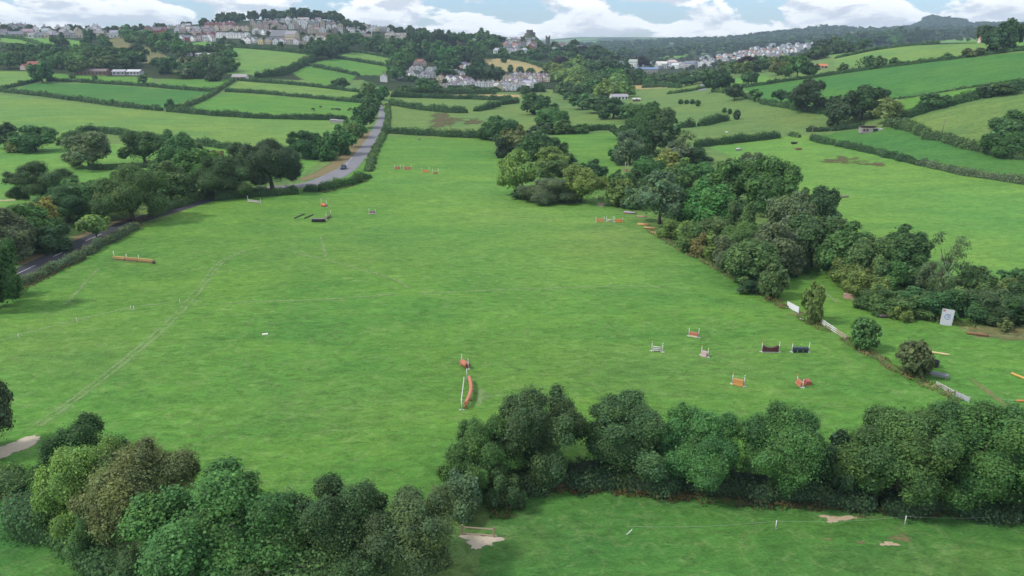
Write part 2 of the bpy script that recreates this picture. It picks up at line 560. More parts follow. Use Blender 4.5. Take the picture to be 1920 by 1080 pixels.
# yellower and lusher grass drifts; their colour also paints in sun and cloud-shadow patches
for col, amt, cx_, cy_, rx_, ry_ in ((BRIGHT, .9, 1000, 400, 260, 70), (OLIVE, .45, 1150, 470, 170, 50), (BRIGHT, .7, 900, 340, 150, 40), (LUSH, .5, 1330, 520, 190, 30), (LUSH, .45, 230, 490, 180, 55),
                                     (OLIVE, .38, 1250, 690, 330, 60), (OLIVE, .3, 700, 470, 260, 40), (OLIVE, .25, 620, 760, 200, 50), (LUSH, .3, 640, 640, 260, 60), (OLIVE, .35, 120, 660, 220, 60), (LUSH, .35, 400, 880, 300, 60),
                                     (BRIGHT, .35, 1650, 360, 200, 30), (OLIVE, .4, 950, 1010, 110, 50), (OLIVE, .35, 1750, 1060, 200, 30), (BRIGHT, .6, 1080, 520, 260, 60), (STRAW, .10, 1180, 440, 110, 30), (STRAW, .10, 960, 405, 90, 16)):
    k_ = amt * np.exp(-((PX - cx_) / rx_) ** 2 - ((PY - cy_) / ry_) ** 2) * front * (VY < 2900)
    tint[:, :3] = tint[:, :3] * (1 - k_[:, None]) + np.array(col) * k_[:, None]
# patchwork on the far hills
pw = np.sin(VX / 170.0 + 2.0 * np.sin(VY / 300.0)) * np.sin(VY / 210.0 + 1.3 * np.sin(VX / 240.0))
tint[far & (pw > .35) & (VZ < 95)] = (*PALE, .2)

nr, nc = UU.shape
idx = np.arange(nr * nc).reshape(nr, nc)
quads = np.stack([idx[:-1, :-1], idx[:-1, 1:], idx[1:, 1:], idx[1:, :-1]], -1).reshape(-1, 4)
gme = np_mesh('ground', np.stack([VX, VY, VZ], -1), quads, mats=[M['grass']])
ca = gme.color_attributes.new('tint', 'FLOAT_COLOR', 'POINT')
ca.data.foreach_set('color', tint.ravel())
gme.polygons.foreach_set('use_smooth', np.ones(len(gme.polygons), bool))
tag(link('ground', gme), kind='structure')


# ------------------------------------------------------------------ sky, sun, air
SUN_EL, SUN_AZ = R(48), R(-102)      # azimuth measured from +Y towards +X
w = bpy.data.worlds.new('World'); S.world = w; w.use_nodes = True
nt = w.node_tree; nt.nodes.clear()
out = nt.nodes.new('ShaderNodeOutputWorld')
sky = nd(nt, 'ShaderNodeTexSky', sky_type='NISHITA', sun_disc=False, sun_elevation=SUN_EL, sun_rotation=SUN_AZ, air_density=1.0, dust_density=.3, ozone_density=2.0)
bg1 = nd(nt, 'ShaderNodeBackground', Strength=.13)
nt.links.new(mixc(nt, 1.0, sky.outputs[0], (.74, .90, 1.18), 'MULTIPLY'), bg1.inputs[0])
tc = nd(nt, 'ShaderNodeTexCoord')
D = tc.outputs['Generated']


def cloud_field(off):
    """cloud density looked up OFF higher in the sky"""
    mp = nd(nt, 'ShaderNodeMapping'); mp.inputs['Location'].default_value = (3.1, .4, off + 1.7); mp.inputs['Scale'].default_value = (9.0, 9.0, 24.0)
    nt.links.new(D, mp.inputs[0])
    a = noise(nt, 1.15, 9.0, .56, mp.outputs[0], .25)
    return a


n0 = cloud_field(0.0); n1 = cloud_field(.22)
mask = rng_(nt, n0, .445, .495, 0, 1, True)
lit = rng_(nt, mth(nt, 'SUBTRACT', n0, n1), -.07, .07, 0, 1, True)
thick = rng_(nt, n0, .48, .74, 0, 1, True)
ccol = mixc(nt, lit, (.56, .59, .65), (1.02, 1.02, 1.0))
ccol = mixc(nt, mth(nt, 'MULTIPLY', thick, .4), ccol, (.60, .62, .66))
bg2 = nd(nt, 'ShaderNodeBackground', Strength=1.28)
nt.links.new(ccol, bg2.inputs[0])
mx = nd(nt, 'ShaderNodeMixShader')
nt.links.new(mask, mx.inputs[0]); nt.links.new(bg1.outputs[0], mx.inputs[1]); nt.links.new(bg2.outputs[0], mx.inputs[2])
nt.links.new(mx.outputs[0], out.inputs[0])

sd = bpy.data.lights.new('sun', 'SUN'); sd.energy = 2.4; sd.angle = R(7); sd.color = (1, .95, .87)
so = bpy.data.objects.new('sun', sd); COL.objects.link(so)
dirv = Vector((math.sin(SUN_AZ) * math.cos(SUN_EL), math.cos(SUN_AZ) * math.cos(SUN_EL), math.sin(SUN_EL)))
so.rotation_euler = dirv.to_track_quat('Z', 'Y').to_euler()

HAZE = 1
if HAZE:
    hm = bpy.data.materials.new('haze'); hm.use_nodes = True
    hn = hm.node_tree; hn.nodes.clear()
    ho = hn.nodes.new('ShaderNodeOutputMaterial')
    pv = nd(hn, 'ShaderNodeVolumePrincipled', Color=(.62, .82, 1.0, 1), Density=.00011)
    hn.links.new(pv.outputs[0], ho.inputs['Volume'])
    hb = MB().box((0, 3460, 130), (26000, 7200, 290)).build('haze', hm)
    tag(hb, kind='stuff')

S.view_settings.view_transform = 'Standard'
S.view_settings.look = 'None'
S.view_settings.exposure = 0.18
S.cycles.max_bounces = 6
S.cycles.transparent_max_bounces = 12
S.cycles.volume_bounces = 0
S.cycles.use_denoising = True
# ------------------------------------------------------------------ foliage
def rnd_dirs(n, up=0.0):
    v = RNG.normal(size=(n, 3)); v[:, 2] += up
    return v / np.linalg.norm(v, axis=1, keepdims=True)


def leaf_mesh(pos, nrm, size):
    """one small bent-free leaf clump (a four-sided spray) per position"""
    n = len(pos)
    r = RNG.normal(size=(n, 3))
    t = np.cross(nrm, r); t /= np.linalg.norm(t, axis=1, keepdims=True) + 1e-9
    b = np.cross(nrm, t)
    s = size[:, None]
    k = RNG.uniform(.55, 1.0, (4, n, 1))
    V = np.stack([pos + t * s * k[0], pos + b * s * .8 * k[1], pos - t * s * k[2], pos - b * s * .8 * k[3]], 1).reshape(-1, 3)
    return V, np.arange(n * 4).reshape(n, 4)


ICO = None


def ico():
    global ICO
    if ICO is None:
        bm = bmesh.new(); bmesh.ops.create_icosphere(bm, subdivisions=2, radius=1)
        ICO = (np.array([v.co[:] for v in bm.verts]), np.array([[v.index for v in f.verts] for f in bm.faces])); bm.free()
    return ICO


FORMS = {   # crown: bottom, fullest height, rim radius profile power, lobes, lobe radius, leaf gaps
    'oak': dict(k=13, asp=.85, z0=.06, zc=.47, n=84, lr=(.065, .135), lump=.16, gap=.10, flat=.9),
    'oak2': dict(k=11, asp=0.85, z0=.14, zc=.55, n=66, lr=(.065, .135), lump=.24, gap=.16, flat=.8),
    'round': dict(asp=0.9, z0=.05, zc=.45, n=80, lr=(.06, .115), lump=.07, gap=.03, flat=1.0),
    'bush': dict(k=8, asp=0.62, z0=.0, zc=.34, n=64, lr=(.065, .135), lump=.16, gap=.05, flat=1.0),
    'tall': dict(k=12, asp=1.2, z0=.10, zc=.48, n=76, lr=(.065, .13), lump=.15, gap=.10, flat=1.0),
    'thin': dict(asp=1.5, z0=.12, zc=.55, n=26, lr=(.07, .13), lump=.30, gap=.5, flat=1.0),
    'cone': dict(asp=1.3, z0=.06, zc=.20, n=70, lr=(.06, .12), lump=.10, gap=.08, flat=1.0),
}


def crown_arrays(form, nleaf, leaf, seed):
    global RNG
    keep = RNG; RNG = np.random.default_rng(seed)
    F = FORMS[form]
    nl = F['n']
    d = rnd_dirs(nl, .25)
    # low lumps make the outline uneven
    ph = RNG.uniform(0, 6.28, 6)
    lump = 1 + F['lump'] * (np.sin(3 * np.arctan2(d[:, 1], d[:, 0]) + ph[0]) * .6 + np.sin(2 * np.arctan2(d[:, 1], d[:, 0]) + 4 * d[:, 2] + ph[1]) * .6 + RNG.normal(0, .4, nl))
    lr = RNG.uniform(*F['lr'], nl)
    rad = np.clip((.5 * lump - lr * .75) * RNG.uniform(.78, 1.0, nl) ** .5, .05, .5)
    C = d * rad[:, None]
    zc, z0 = F['zc'], F['z0']
    up = C[:, 2] > 0
    C[:, 2] = zc + np.where(up, C[:, 2] / .36 * (1 - zc - .10), C[:, 2] / .36 * (zc - z0 - .05))
    az = 1 / F['asp']
    SZ = np.array([1, 1, az])
    if F.get('k'):
        # a crown is a few big boughs, each carrying its own smaller lobes, with deep gaps between
        K = F['k']; i_ = np.arange(K) + .5
        ph_ = np.arccos(1 - 1.55 * i_ / K); th_ = 2.39996 * i_ + RNG.uniform(0, 6.28)
        bd = np.stack([np.cos(th_) * np.sin(ph_), np.sin(th_) * np.sin(ph_), np.cos(ph_)], -1) + RNG.normal(0, .22, (K, 3))
        bd /= np.linalg.norm(bd, axis=1, keepdims=True)
        sr = RNG.uniform(.125, .205, K)
        SC = bd * np.clip(.5 * (1 + F['lump'] * RNG.normal(0, .8, K)) - sr * .95, .08, .42)[:, None]
        SC[:, 2] = zc + np.where(SC[:, 2] > 0, SC[:, 2] / .33 * (1 - zc - .15), SC[:, 2] / .33 * (zc - z0 - .08))
        sub = RNG.integers(0, K, nl)
        di = rnd_dirs(nl, .2) + .45 * bd[sub]; di /= np.linalg.norm(di, axis=1, keepdims=True)
        C = SC[sub] + di * (sr[sub] * RNG.uniform(.5, .85, nl))[:, None] * SZ
        lr = RNG.uniform(.042, .088, nl) * (sr[sub] / .165) ** .5
        C = np.concatenate([C, SC]); lr = np.concatenate([lr, sr * .72]); nl = len(C)
    if form == 'cone':
        h = np.clip((C[:, 2] - .1) / .9, 0, 1); C[:, :2] *= (1.15 - h)[:, None]; lr *= (1.15 - .6 * h)
    if form == 'tall':
        h = np.clip((C[:, 2] - .5) / .5, 0, 1); C[:, :2] *= (1 - .35 * h)[:, None]
    C[:, 2] = np.clip(C[:, 2], z0 + lr * .4, 1 - lr * .85 * az)
    # inner mass
    ni = 4 if F.get('k') else 6 if form != 'thin' else 1
    Ci = rnd_dirs(ni) * .14; Ci[:, 2] = zc + Ci[:, 2] * .8
    C = np.concatenate([C, Ci]); lr = np.concatenate([lr, RNG.uniform(.20, .28, ni) * (1 if form != 'thin' else .4)])
    wgt = lr ** 2; wgt[nl:] *= .5; wgt /= wgt.sum()
    lob = RNG.choice(len(C), int(nleaf * 1.8), p=wgt)
    n = len(lob)
    dd = rnd_dirs(n, .15)
    rr_ = lr[lob] * np.clip(RNG.normal(.97, .22, n), .4, 1.7)
    P = C[lob] + dd * rr_[:, None] * SZ
    # drop leaves buried in other lobes
    dist = np.linalg.norm((P[:, None] - C[None]) / SZ, axis=2) / lr[None]
    dist[np.arange(n), lob] = 9
    ok = dist.min(1) > .72
    ok &= P[:, 2] > .004
    ok &= RNG.random(n) > F['gap'] * .6
    P, dd, lob = P[ok][:nleaf], dd[ok][:nleaf], lob[ok][:nleaf]
    n = len(P)
    out_ = P - np.array([0, 0, zc * .8]); out_ /= np.linalg.norm(out_, axis=1, keepdims=True) + 1e-6
    N = dd * .75 + out_ * .35 + RNG.normal(0, .38, (n, 3)) + np.array([0, 0, .22])
    N /= np.linalg.norm(N, axis=1, keepdims=True)
    V, Q = leaf_mesh(P, N, leaf * np.clip(RNG.lognormal(-.05, .38, n), .35, 2.2))
    lv = RNG.normal(1, .15, len(C))[lob] * RNG.normal(1, .20, n)
    lh = np.clip(RNG.normal(.45, .24, len(C))[lob] + RNG.normal(0, .15, n), 0, 1)
    # cores so that a lobe is not see-through
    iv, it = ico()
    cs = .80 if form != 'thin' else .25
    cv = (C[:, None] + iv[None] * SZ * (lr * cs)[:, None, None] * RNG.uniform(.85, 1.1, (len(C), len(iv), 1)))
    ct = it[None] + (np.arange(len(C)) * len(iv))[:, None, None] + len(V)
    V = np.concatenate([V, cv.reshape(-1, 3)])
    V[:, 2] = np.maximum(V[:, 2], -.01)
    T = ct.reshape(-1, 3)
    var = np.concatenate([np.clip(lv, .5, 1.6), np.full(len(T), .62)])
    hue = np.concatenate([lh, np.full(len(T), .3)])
    RNG = keep
    return V, Q, T, var, hue


def trunk_mesh(form, seed):
    random.seed(seed)
    mb = MB()
    top = .62 if form not in ('bush', 'round') else .45
    r0 = .034
    lean = random.uniform(-.03, .03)
    pts = [(0, 0, -.03), (lean * .3, 0, .08), (lean, random.uniform(-.02, .02), top * .55), (lean * 1.5, random.uniform(-.03, .03), top)]
    mb.tube(pts, [r0 * 1.35, r0, r0 * .72, r0 * .3], 9)
    for k in range(7 if form != 'thin' else 12):
        a = k * 2.4 + random.uniform(-.4, .4)
        z = top * random.uniform(.38, .85)
        L = random.uniform(.20, .34) * (1 if form != 'thin' else 1.1)
        p0 = Vector((lean * z / top, 0, z))
        p1 = p0 + Vector((math.cos(a) * L * .5, math.sin(a) * L * .5, L * .45))
        p2 = p1 + Vector((math.cos(a + .3) * L * .5, math.sin(a + .3) * L * .5, L * .6))
        mb.tube([p0, p1, p2], [r0 * .45, r0 * .3, r0 * .12], 6)
    return mb.mesh('trunk', M['bark'])


LOD = {0: (48000, .0100), 1: (9000, .025), 2: (1700, .055), 3: (420, .105)}
PROTO = {}


def proto(form, lod, k):
    key = (form, lod, k)
    if key not in PROTO:
        n, s = LOD[lod]
        if form == 'thin': n = int(n * .35); s *= .75
        V, Q, T, var, hue = crown_arrays(form, n, s, hash((form[0], len(form), lod, k)) % 9999 if False else (sum(map(ord, form)) * 31 + lod * 7 + k * 101))
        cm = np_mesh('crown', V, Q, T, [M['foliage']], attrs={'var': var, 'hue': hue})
        PROTO[key] = (cm, trunk_mesh(form, lod * 17 + k))
    return PROTO[key]


ORD = 'first second third fourth fifth sixth seventh eighth ninth tenth eleventh twelfth thirteenth fourteenth fifteenth sixteenth seventeenth eighteenth nineteenth twentieth'.split()


def ordinal(i, n):
    if n == 1: return ''
    if i == 0: return 'leftmost'
    if i == n - 1: return 'rightmost'
    if n == 3: return 'middle'
    return (ORD[i] if i < len(ORD) else f'{i+1}th') + ' from left'


# foliage colours (linear albedo) and their words
FC = {
    'dk': ((0.080, 0.163, 0.059), 'dark green'), 'md': ((0.106, 0.210, 0.068), 'mid green'), 'ol': ((0.125, 0.212, 0.076), 'olive green'),
    'lt': ((0.214, 0.316, 0.094), 'light green'), 'yl': ((0.224, 0.319, 0.092), 'yellow green'), 'br': ((0.178, 0.226, 0.086), 'brown tinged'),
    'gy': ((0.163, 0.223, 0.120), 'grey green'), 'cp': ((.050, .034, .030), 'dark copper'), 'bl': ((0.071, 0.127, 0.057), 'blackish green'),
    'gr': ((0.106, 0.248, 0.065), 'bright green'), 'au': ((0.277, 0.266, 0.088), 'golden brown'),
}
FORMW = {'oak': 'broad tree', 'oak2': 'loose spreading tree', 'round': 'rounded bush', 'bush': 'low bush', 'tall': 'upright tree', 'thin': 'sparse half bare tree', 'cone': 'pointed conifer'}
FORMN = {'oak': 'broadleaf_tree', 'oak2': 'broadleaf_tree', 'round': 'round_bush', 'bush': 'bush', 'tall': 'upright_tree', 'thin': 'sparse_tree', 'cone': 'conifer_tree'}
n_tree = [0]


def plant(form, bx, by, ty, wpx, colk, label, group=None, jit=.12):
    p = at(bx, by)
    dep = depth_of(p)
    wd = wpx / FPX * dep
    q = p.copy(); q.y += .30 * wd
    h = max(height_px(q, ty) / .93, height_px(p, ty) * .62, 1.0)
    k = n_tree[0] % (3 if wpx > 40 else 2); n_tree[0] += 1
    lod = 0 if wpx > 105 else 1 if wpx > 52 else 2 if wpx > 22 else 3
    cm, tm = proto(form, lod, k)
    c = np.array(FC[colk][0]) * np.array([1 + random.uniform(-jit, jit) for _ in range(3)]) * (1 + random.uniform(-jit, jit))
    rz = random.uniform(0, 6.28)
    cat = 'bush' if form in ('bush', 'round') else 'tree'
    root = empty(FORMN[form], p, rz, label, cat, group)
    cr = link('crown', cm, root, color=c); k_ = 1.06 if lod == 0 else 1.19
    cr.scale = (wd * k_, wd * k_, h * (1.02 if lod == 0 else 1.07))
    tr = link('trunk', tm, root); tr.scale = (wd, wd, h)
    return root


def cluster(phrase, rows, group):
    """rows: (form, base x, base y, top y, width, colour[, own label]).  Labels say colour, form and place; repeats are told apart by their order."""
    cnt = {}
    for r in rows:
        if len(r) == 6: cnt.setdefault((FC[r[5]][1], FORMW[r[0]]), []).append(r)
    for v in cnt.values(): v.sort(key=lambda r: r[1])
    for r in rows:
        if len(r) == 7:
            lab = r[6]
        else:
            key = (FC[r[5]][1], FORMW[r[0]]); L = cnt[key]; o = ordinal(L.index(r), len(L))
            lab = f'{key[0]} {key[1]} {phrase}' + (f', {o}' if o else '')
        plant(*r[:6], lab, group)


def fill(phrase, poly, n, wr, hr, cols, forms, group, seed):
    """a wood: N trees scattered in a photo outline, far ones first"""
    rg = random.Random(seed)
    xs = [p[0] for p in poly]; ys = [p[1] for p in poly]
    pts = []; tries = 0
    while len(pts) < n and tries < 20000:
        tries += 1
        x, y = rg.uniform(min(xs), max(xs)), rg.uniform(min(ys), max(ys))
        if not inside(poly, np.array([x]), np.array([y]))[0]: continue
        sep = wr[0] * (.85 if tries < 6000 else .55)
        if all(abs(x - a) + 2.2 * abs(y - b) > sep for a, b in pts): pts.append((x, y))
    rows = []
    for x, y in pts:
        w_ = rg.uniform(*wr); h_ = w_ * rg.uniform(*hr)
        rows.append((rg.choice(forms), round(x, 1), round(y, 1), y - h_, w_, rg.choice(cols)))
    cluster(phrase, rows, group)


# ---- hedges
def world_line(pts, step):
    P = [at(*p) for p in pts]
    out_ = []
    for a, b in zip(P, P[1:]):
        n = max(1, int((b - a).length / step))
        for i in range(n):
            q = a.lerp(b, i / n); out_.append((q.x, q.y))
    out_.append((P[-1].x, P[-1].y))
    return np.array(out_)


def hedge_mesh(line, width, height, leaf, lumps=.3, dens=1.5, seed=0, core=True):
    global RNG
    keep = RNG; RNG = np.random.default_rng(seed)
    seg = np.linalg.norm(np.diff(line, axis=0), axis=1); cum = np.concatenate([[0], np.cumsum(seg)]); L = cum[-1]
    n = int(L * (width + 2 * height) / (leaf * leaf * 1.9) * dens); n = min(max(n, 40), 60000)
    kn = max(4, int(L / max(height * 1.1, .8)) + 2)
    bump = 1 + lumps * RNG.normal(0, .55, kn); bumpw = 1 + lumps * RNG.normal(0, .5, kn)
    drift = width * .22 * RNG.normal(0, .6, kn)

    def frame(s):
        x = np.interp(s, cum, line[:, 0]); y = np.interp(s, cum, line[:, 1])
        e = min(1.5, L * .1)
        x2 = np.interp(np.minimum(s + e, L), cum, line[:, 0]) - np.interp(np.maximum(s - e, 0), cum, line[:, 0])
        y2 = np.interp(np.minimum(s + e, L), cum, line[:, 1]) - np.interp(np.maximum(s - e, 0), cum, line[:, 1])
        l = np.hypot(x2, y2) + 1e-9
        t = s / L * (kn - 1)
        bh = np.interp(t, np.arange(kn), bump); bw = np.interp(t, np.arange(kn), bumpw); dr = np.interp(t, np.arange(kn), drift)
        endf = np.clip(np.minimum(s, L - s) / (width * .6) + .25, 0, 1) ** .5
        return x - y2 / l * dr, y + x2 / l * dr, -y2 / l, x2 / l, bh * endf, bw * endf

    s = RNG.uniform(0, L, n); ph = RNG.uniform(-.12, math.pi + .12, n)
    x, y, nx, ny, bh, bw = frame(s)
    rad = np.clip(RNG.normal(1, .10, n), .6, 1.3)
    sx = np.sign(np.cos(ph)) * np.abs(np.cos(ph)) ** .65 * width * .5 * bw * rad
    sz = np.abs(np.sin(ph)) ** .65 * np.sign(np.sin(ph)) * height * bh * rad
    X = x + nx * sx; Y = y + ny * sx
    P = np.stack([X, Y, gz(X, Y) + np.maximum(sz, .02)], -1)
    N = np.stack([nx * np.cos(ph), ny * np.cos(ph), np.sin(ph) + .15], -1) + RNG.normal(0, .45, (n, 3))
    N /= np.linalg.norm(N, axis=1, keepdims=True)
    V, Q = leaf_mesh(P, N, leaf * RNG.uniform(.6, 1.35, n))
    lump_c = RNG.normal(1, .14, kn); lump_h = np.clip(RNG.normal(.45, .3, kn), 0, 1)
    t = s / L * (kn - 1)
    var = np.clip(np.interp(t, np.arange(kn), lump_c) * RNG.normal(1, .17, n), .5, 1.6)
    hue = np.clip(np.interp(t, np.arange(kn), lump_h) + RNG.normal(0, .14, n), 0, 1)
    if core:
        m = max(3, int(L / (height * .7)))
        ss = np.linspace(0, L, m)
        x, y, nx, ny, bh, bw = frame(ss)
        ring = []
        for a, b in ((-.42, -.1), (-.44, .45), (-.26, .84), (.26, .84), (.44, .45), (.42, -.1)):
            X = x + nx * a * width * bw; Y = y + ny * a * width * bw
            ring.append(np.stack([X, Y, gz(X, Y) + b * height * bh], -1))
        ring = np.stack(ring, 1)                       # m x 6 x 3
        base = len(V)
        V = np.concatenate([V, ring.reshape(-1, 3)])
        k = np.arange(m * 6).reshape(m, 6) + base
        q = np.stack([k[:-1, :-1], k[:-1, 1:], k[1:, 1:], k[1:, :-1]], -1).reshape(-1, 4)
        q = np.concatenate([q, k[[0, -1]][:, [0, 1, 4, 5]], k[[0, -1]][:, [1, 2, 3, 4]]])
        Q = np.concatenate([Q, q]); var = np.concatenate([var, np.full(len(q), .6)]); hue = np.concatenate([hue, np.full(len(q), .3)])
    RNG = keep
    return V, Q, var, hue


n_h = [0]


def hedge(pts, w_, h_, colk, label, name='hedge', cat='hedge', group=None, kind=None, lumps=.3, dens=1.5, col=None):
    line = world_line(pts, 2.0)
    mid = line[len(line) // 2]; dist = math.hypot(*mid)
    leaf = max(.17, dist * .00115)
    n_h[0] += 1
    V, Q, var, hue = hedge_mesh(line, w_, h_, leaf, lumps, dens, seed=n_h[0], core=kind is None)
    o0 = np.array([mid[0], mid[1], gz(*mid)[0]])
    me = np_mesh(name, V - o0, Q, None, [M['foliage']], attrs={'var': var, 'hue': hue})
    c = np.array(col if col is not None else FC[colk][0]) * random.uniform(.9, 1.1)
    o = link(name, me, None, o0, c)
    return tag(o, label if kind is None else label, None if kind else cat, group, kind)


# ---- ribbons and patches laid on the ground
def width_along(line, pts, width):
    cum = np.concatenate([[0], np.cumsum(np.linalg.norm(np.diff(line, axis=0), axis=1))])
    if len(width) != len(pts): return np.interp(cum / cum[-1], np.linspace(0, 1, len(width)), width)
    P = np.array([at(*q)[:2] for q in pts]); c2 = np.concatenate([[0], np.cumsum(np.linalg.norm(np.diff(P, axis=0), axis=1))])
    return np.interp(cum / cum[-1], c2 / c2[-1], width)


def ribbon(name, pts, width, mat, lift=.03, kind='structure', soft=False, px=True, dashes=None):
    line = world_line(pts, 2.0) if px else np.array(pts, float)
    # smooth the corners
    for _ in range(3):
        q = line.copy(); q[1:-1] = .25 * line[:-2] + .5 * line[1:-1] + .25 * line[2:]; line = q
    t = np.gradient(line, axis=0); t /= np.linalg.norm(t, axis=1, keepdims=True) + 1e-9
    nrm = np.stack([-t[:, 1], t[:, 0]], -1)
    offs = np.linspace(-.5, .5, 5)
    wv = np.broadcast_to(np.asarray(width, float), (len(line),)) if np.ndim(width) == 0 else width_along(line, pts, width)
    P = line[:, None] + nrm[:, None] * (offs[None, :, None] * wv[:, None, None])
    Z = gz(P[..., 0].ravel(), P[..., 1].ravel()).reshape(P.shape[:2]) + lift
    V = np.concatenate([P, Z[..., None]], -1)
    m, k = V.shape[:2]
    id_ = np.arange(m * k).reshape(m, k)
    q = np.stack([id_[:-1, :-1], id_[:-1, 1:], id_[1:, 1:], id_[1:, :-1]], -1)
    if dashes:
        cum = np.concatenate([[0], np.cumsum(np.linalg.norm(np.diff(line, axis=0), axis=1))])
        q = q[(cum[:-1] % (dashes[0] + dashes[1])) < dashes[0]]
    me = np_mesh(name, V.reshape(-1, 3), q.reshape(-1, 4), None, [mat])
    if soft:
        e = np.broadcast_to(np.array([0, .8, 1, .8, 0]), (m, k)).copy(); e[0] = 0; e[-1] = 0
        a = me.attributes.new('edge', 'FLOAT', 'POINT'); a.data.foreach_set('value', e.astype(np.float32).ravel())
    me.polygons.foreach_set('use_smooth', np.ones(len(me.polygons), bool))
    return tag(link(name, me), kind=kind)


def patch(name, px, py, wpx, hpx, mat, lift=.03, seed=0):
    """an irregular bare or worn patch"""
    rg = random.Random(seed)
    c = at(px, py); e = at(px + wpx / 2, py); f = at(px, py - hpx / 2)
    ex = Vector((e.x - c.x, e.y - c.y)); fx = Vector((f.x - c.x, f.y - c.y))
    V = [(c.x, c.y)]; E = [1.0]; n = 32
    wob = [1 + .28 * math.sin(3 * 6.2832 * k / n + seed) + .16 * math.sin(7 * 6.2832 * k / n + 2 * seed) + rg.uniform(-.08, .08) for k in range(n)]
    for ring_, ev in ((.4, 1.0), (.75, .7), (1.15, 0.0)):
        for k in range(n):
            a = 6.2832 * k / n; r_ = ring_ * wob[k]
            V.append((c.x + ex.x * r_ * math.cos(a) + fx.x * r_ * math.sin(a), c.y + ex.y * r_ * math.cos(a) + fx.y * r_ * math.sin(a))); E.append(ev)
    V = np.array(V); Z = gz(V[:, 0], V[:, 1]) + lift
    T = [(0, 1 + k, 1 + (k + 1) % n) for k in range(n)]
    Q = [(1 + j * n + k, 1 + (j + 1) * n + k, 1 + (j + 1) * n + (k + 1) % n, 1 + j * n + (k + 1) % n) for k in range(n) for j in range(2)]
    me = np_mesh(name, np.column_stack([V, Z]), Q, T, [mat])
    a = me.attributes.new('edge', 'FLOAT', 'POINT'); a.data.foreach_set('value', np.array(E, np.float32))
    return tag(link(name, me), kind='structure')
# ------------------------------------------------------------------ nearest trees
G = 'trees along the near hedge'
for r in [
    ('oak', -18, 848, 714, 92, 'bl', 'blackish green tree cut by the left edge beside the bare gateway track'),
    ('oak', 168, 960, 788, 180, 'dk', 'dark green tree nearest the bare gateway track'),
    ('oak2', 205, 1000, 822, 170, 'yl', 'yellow green tree behind the brown tinged one'),
    ('oak2', 268, 1020, 832, 205, 'br', 'brown tinged autumn tree among green ones in the near corner'),
    ('bush', 125, 1000, 898, 82, 'lt', 'light green bush at the foot of the brown tinged tree'),
    ('bush', 205, 1030, 915, 130, 'ol', 'olive green bush in front of the brown tinged tree'),
    ('bush', 275, 1066, 965, 120, 'ol', 'olive green thicket at the edge of the near left field'),
    ('oak2', 335, 1000, 858, 110, 'br', 'small brown leaved tree between the autumn tree and the big oak'),
    ('oak', 430, 1100, 866, 300, 'md', 'large oak with the widest crown in the near corner'),
    ('oak', 545, 1125, 960, 250, 'md', 'mid green oak at the bottom edge below the widest oak'),
    ('oak2', 640, 1085, 902, 190, 'dk', 'dark loose crowned tree with gaps right of the widest oak'),
    ('oak', 778, 1088, 912, 196, 'ol', 'olive green oak left of the timber rail gate'),
    ('oak', 1000, 888, 716, 176, 'dk', 'tall dark oak with its trunk showing above the near hedge'),
    ('oak', 896, 918, 780, 132, 'ol', 'olive bushy tree at the field corner beside the tall dark oak'),
    ('bush', 868, 965, 885, 80, 'gy', 'grey green bush in the field corner above the timber rail gate'),
    ('bush', 945, 948, 878, 70, 'dk', 'dark bramble bush at the inner corner of the near field'),
    ('oak2', 1178, 888, 743, 180, 'md', 'mid green oak with a hole through its crown in the near hedge'),
    ('oak', 1312, 905, 762, 165, 'md', 'mid green tree between the holed oak and the bright knobbly tree'),
    ('oak2', 1460, 925, 764, 170, 'gr', 'bright green knobbly tree in the near hedge'),
    ('bush', 1560, 922, 822, 100, 'bl', 'shaded dark bush between the bright knobbly tree and the broad pair'),
    ('oak', 1672, 940, 760, 218, 'md', 'broad tree left of the widest tree in the near hedge'),
    ('oak', 1765, 900, 742, 165, 'dk', 'dark tree rising behind the broad pair at the near hedge'),
    ('oak', 1838, 938, 744, 235, 'md', 'widest tree of the near hedge beside the right edge'),
    ('oak', 1925, 958, 815, 180, 'dk', 'dark tree cut by the right edge at the end of the near hedge'),
]:
    plant(*r, G)

# ---- lone bushes along the paddock fence
G = 'bushes along the paddock fence'
for r in [
    ('round', 1447, 558, 500, 46, 'ol', 'olive round bush at the end of the wood, uppermost on the paddock fence'),
    ('bush', 1524, 604, 538, 40, 'yl', 'yellow green bush between the white panel and the white boards'),
    ('round', 1618, 655, 600, 46, 'ol', 'round olive bush with a rusty top below the white boards'),
    ('round', 1710, 704, 640, 52, 'br', 'brown topped round bush beside the black tub'),
]:
    plant(*r, G)
plant('bush', 1690, 600, 574, 36, 'yl', 'small pale yellow bush behind the grey log in the paddock')
plant('bush', 1882, 620, 598, 24, 'br', 'dead brown shrub at the paddock edge right of the leaning board')

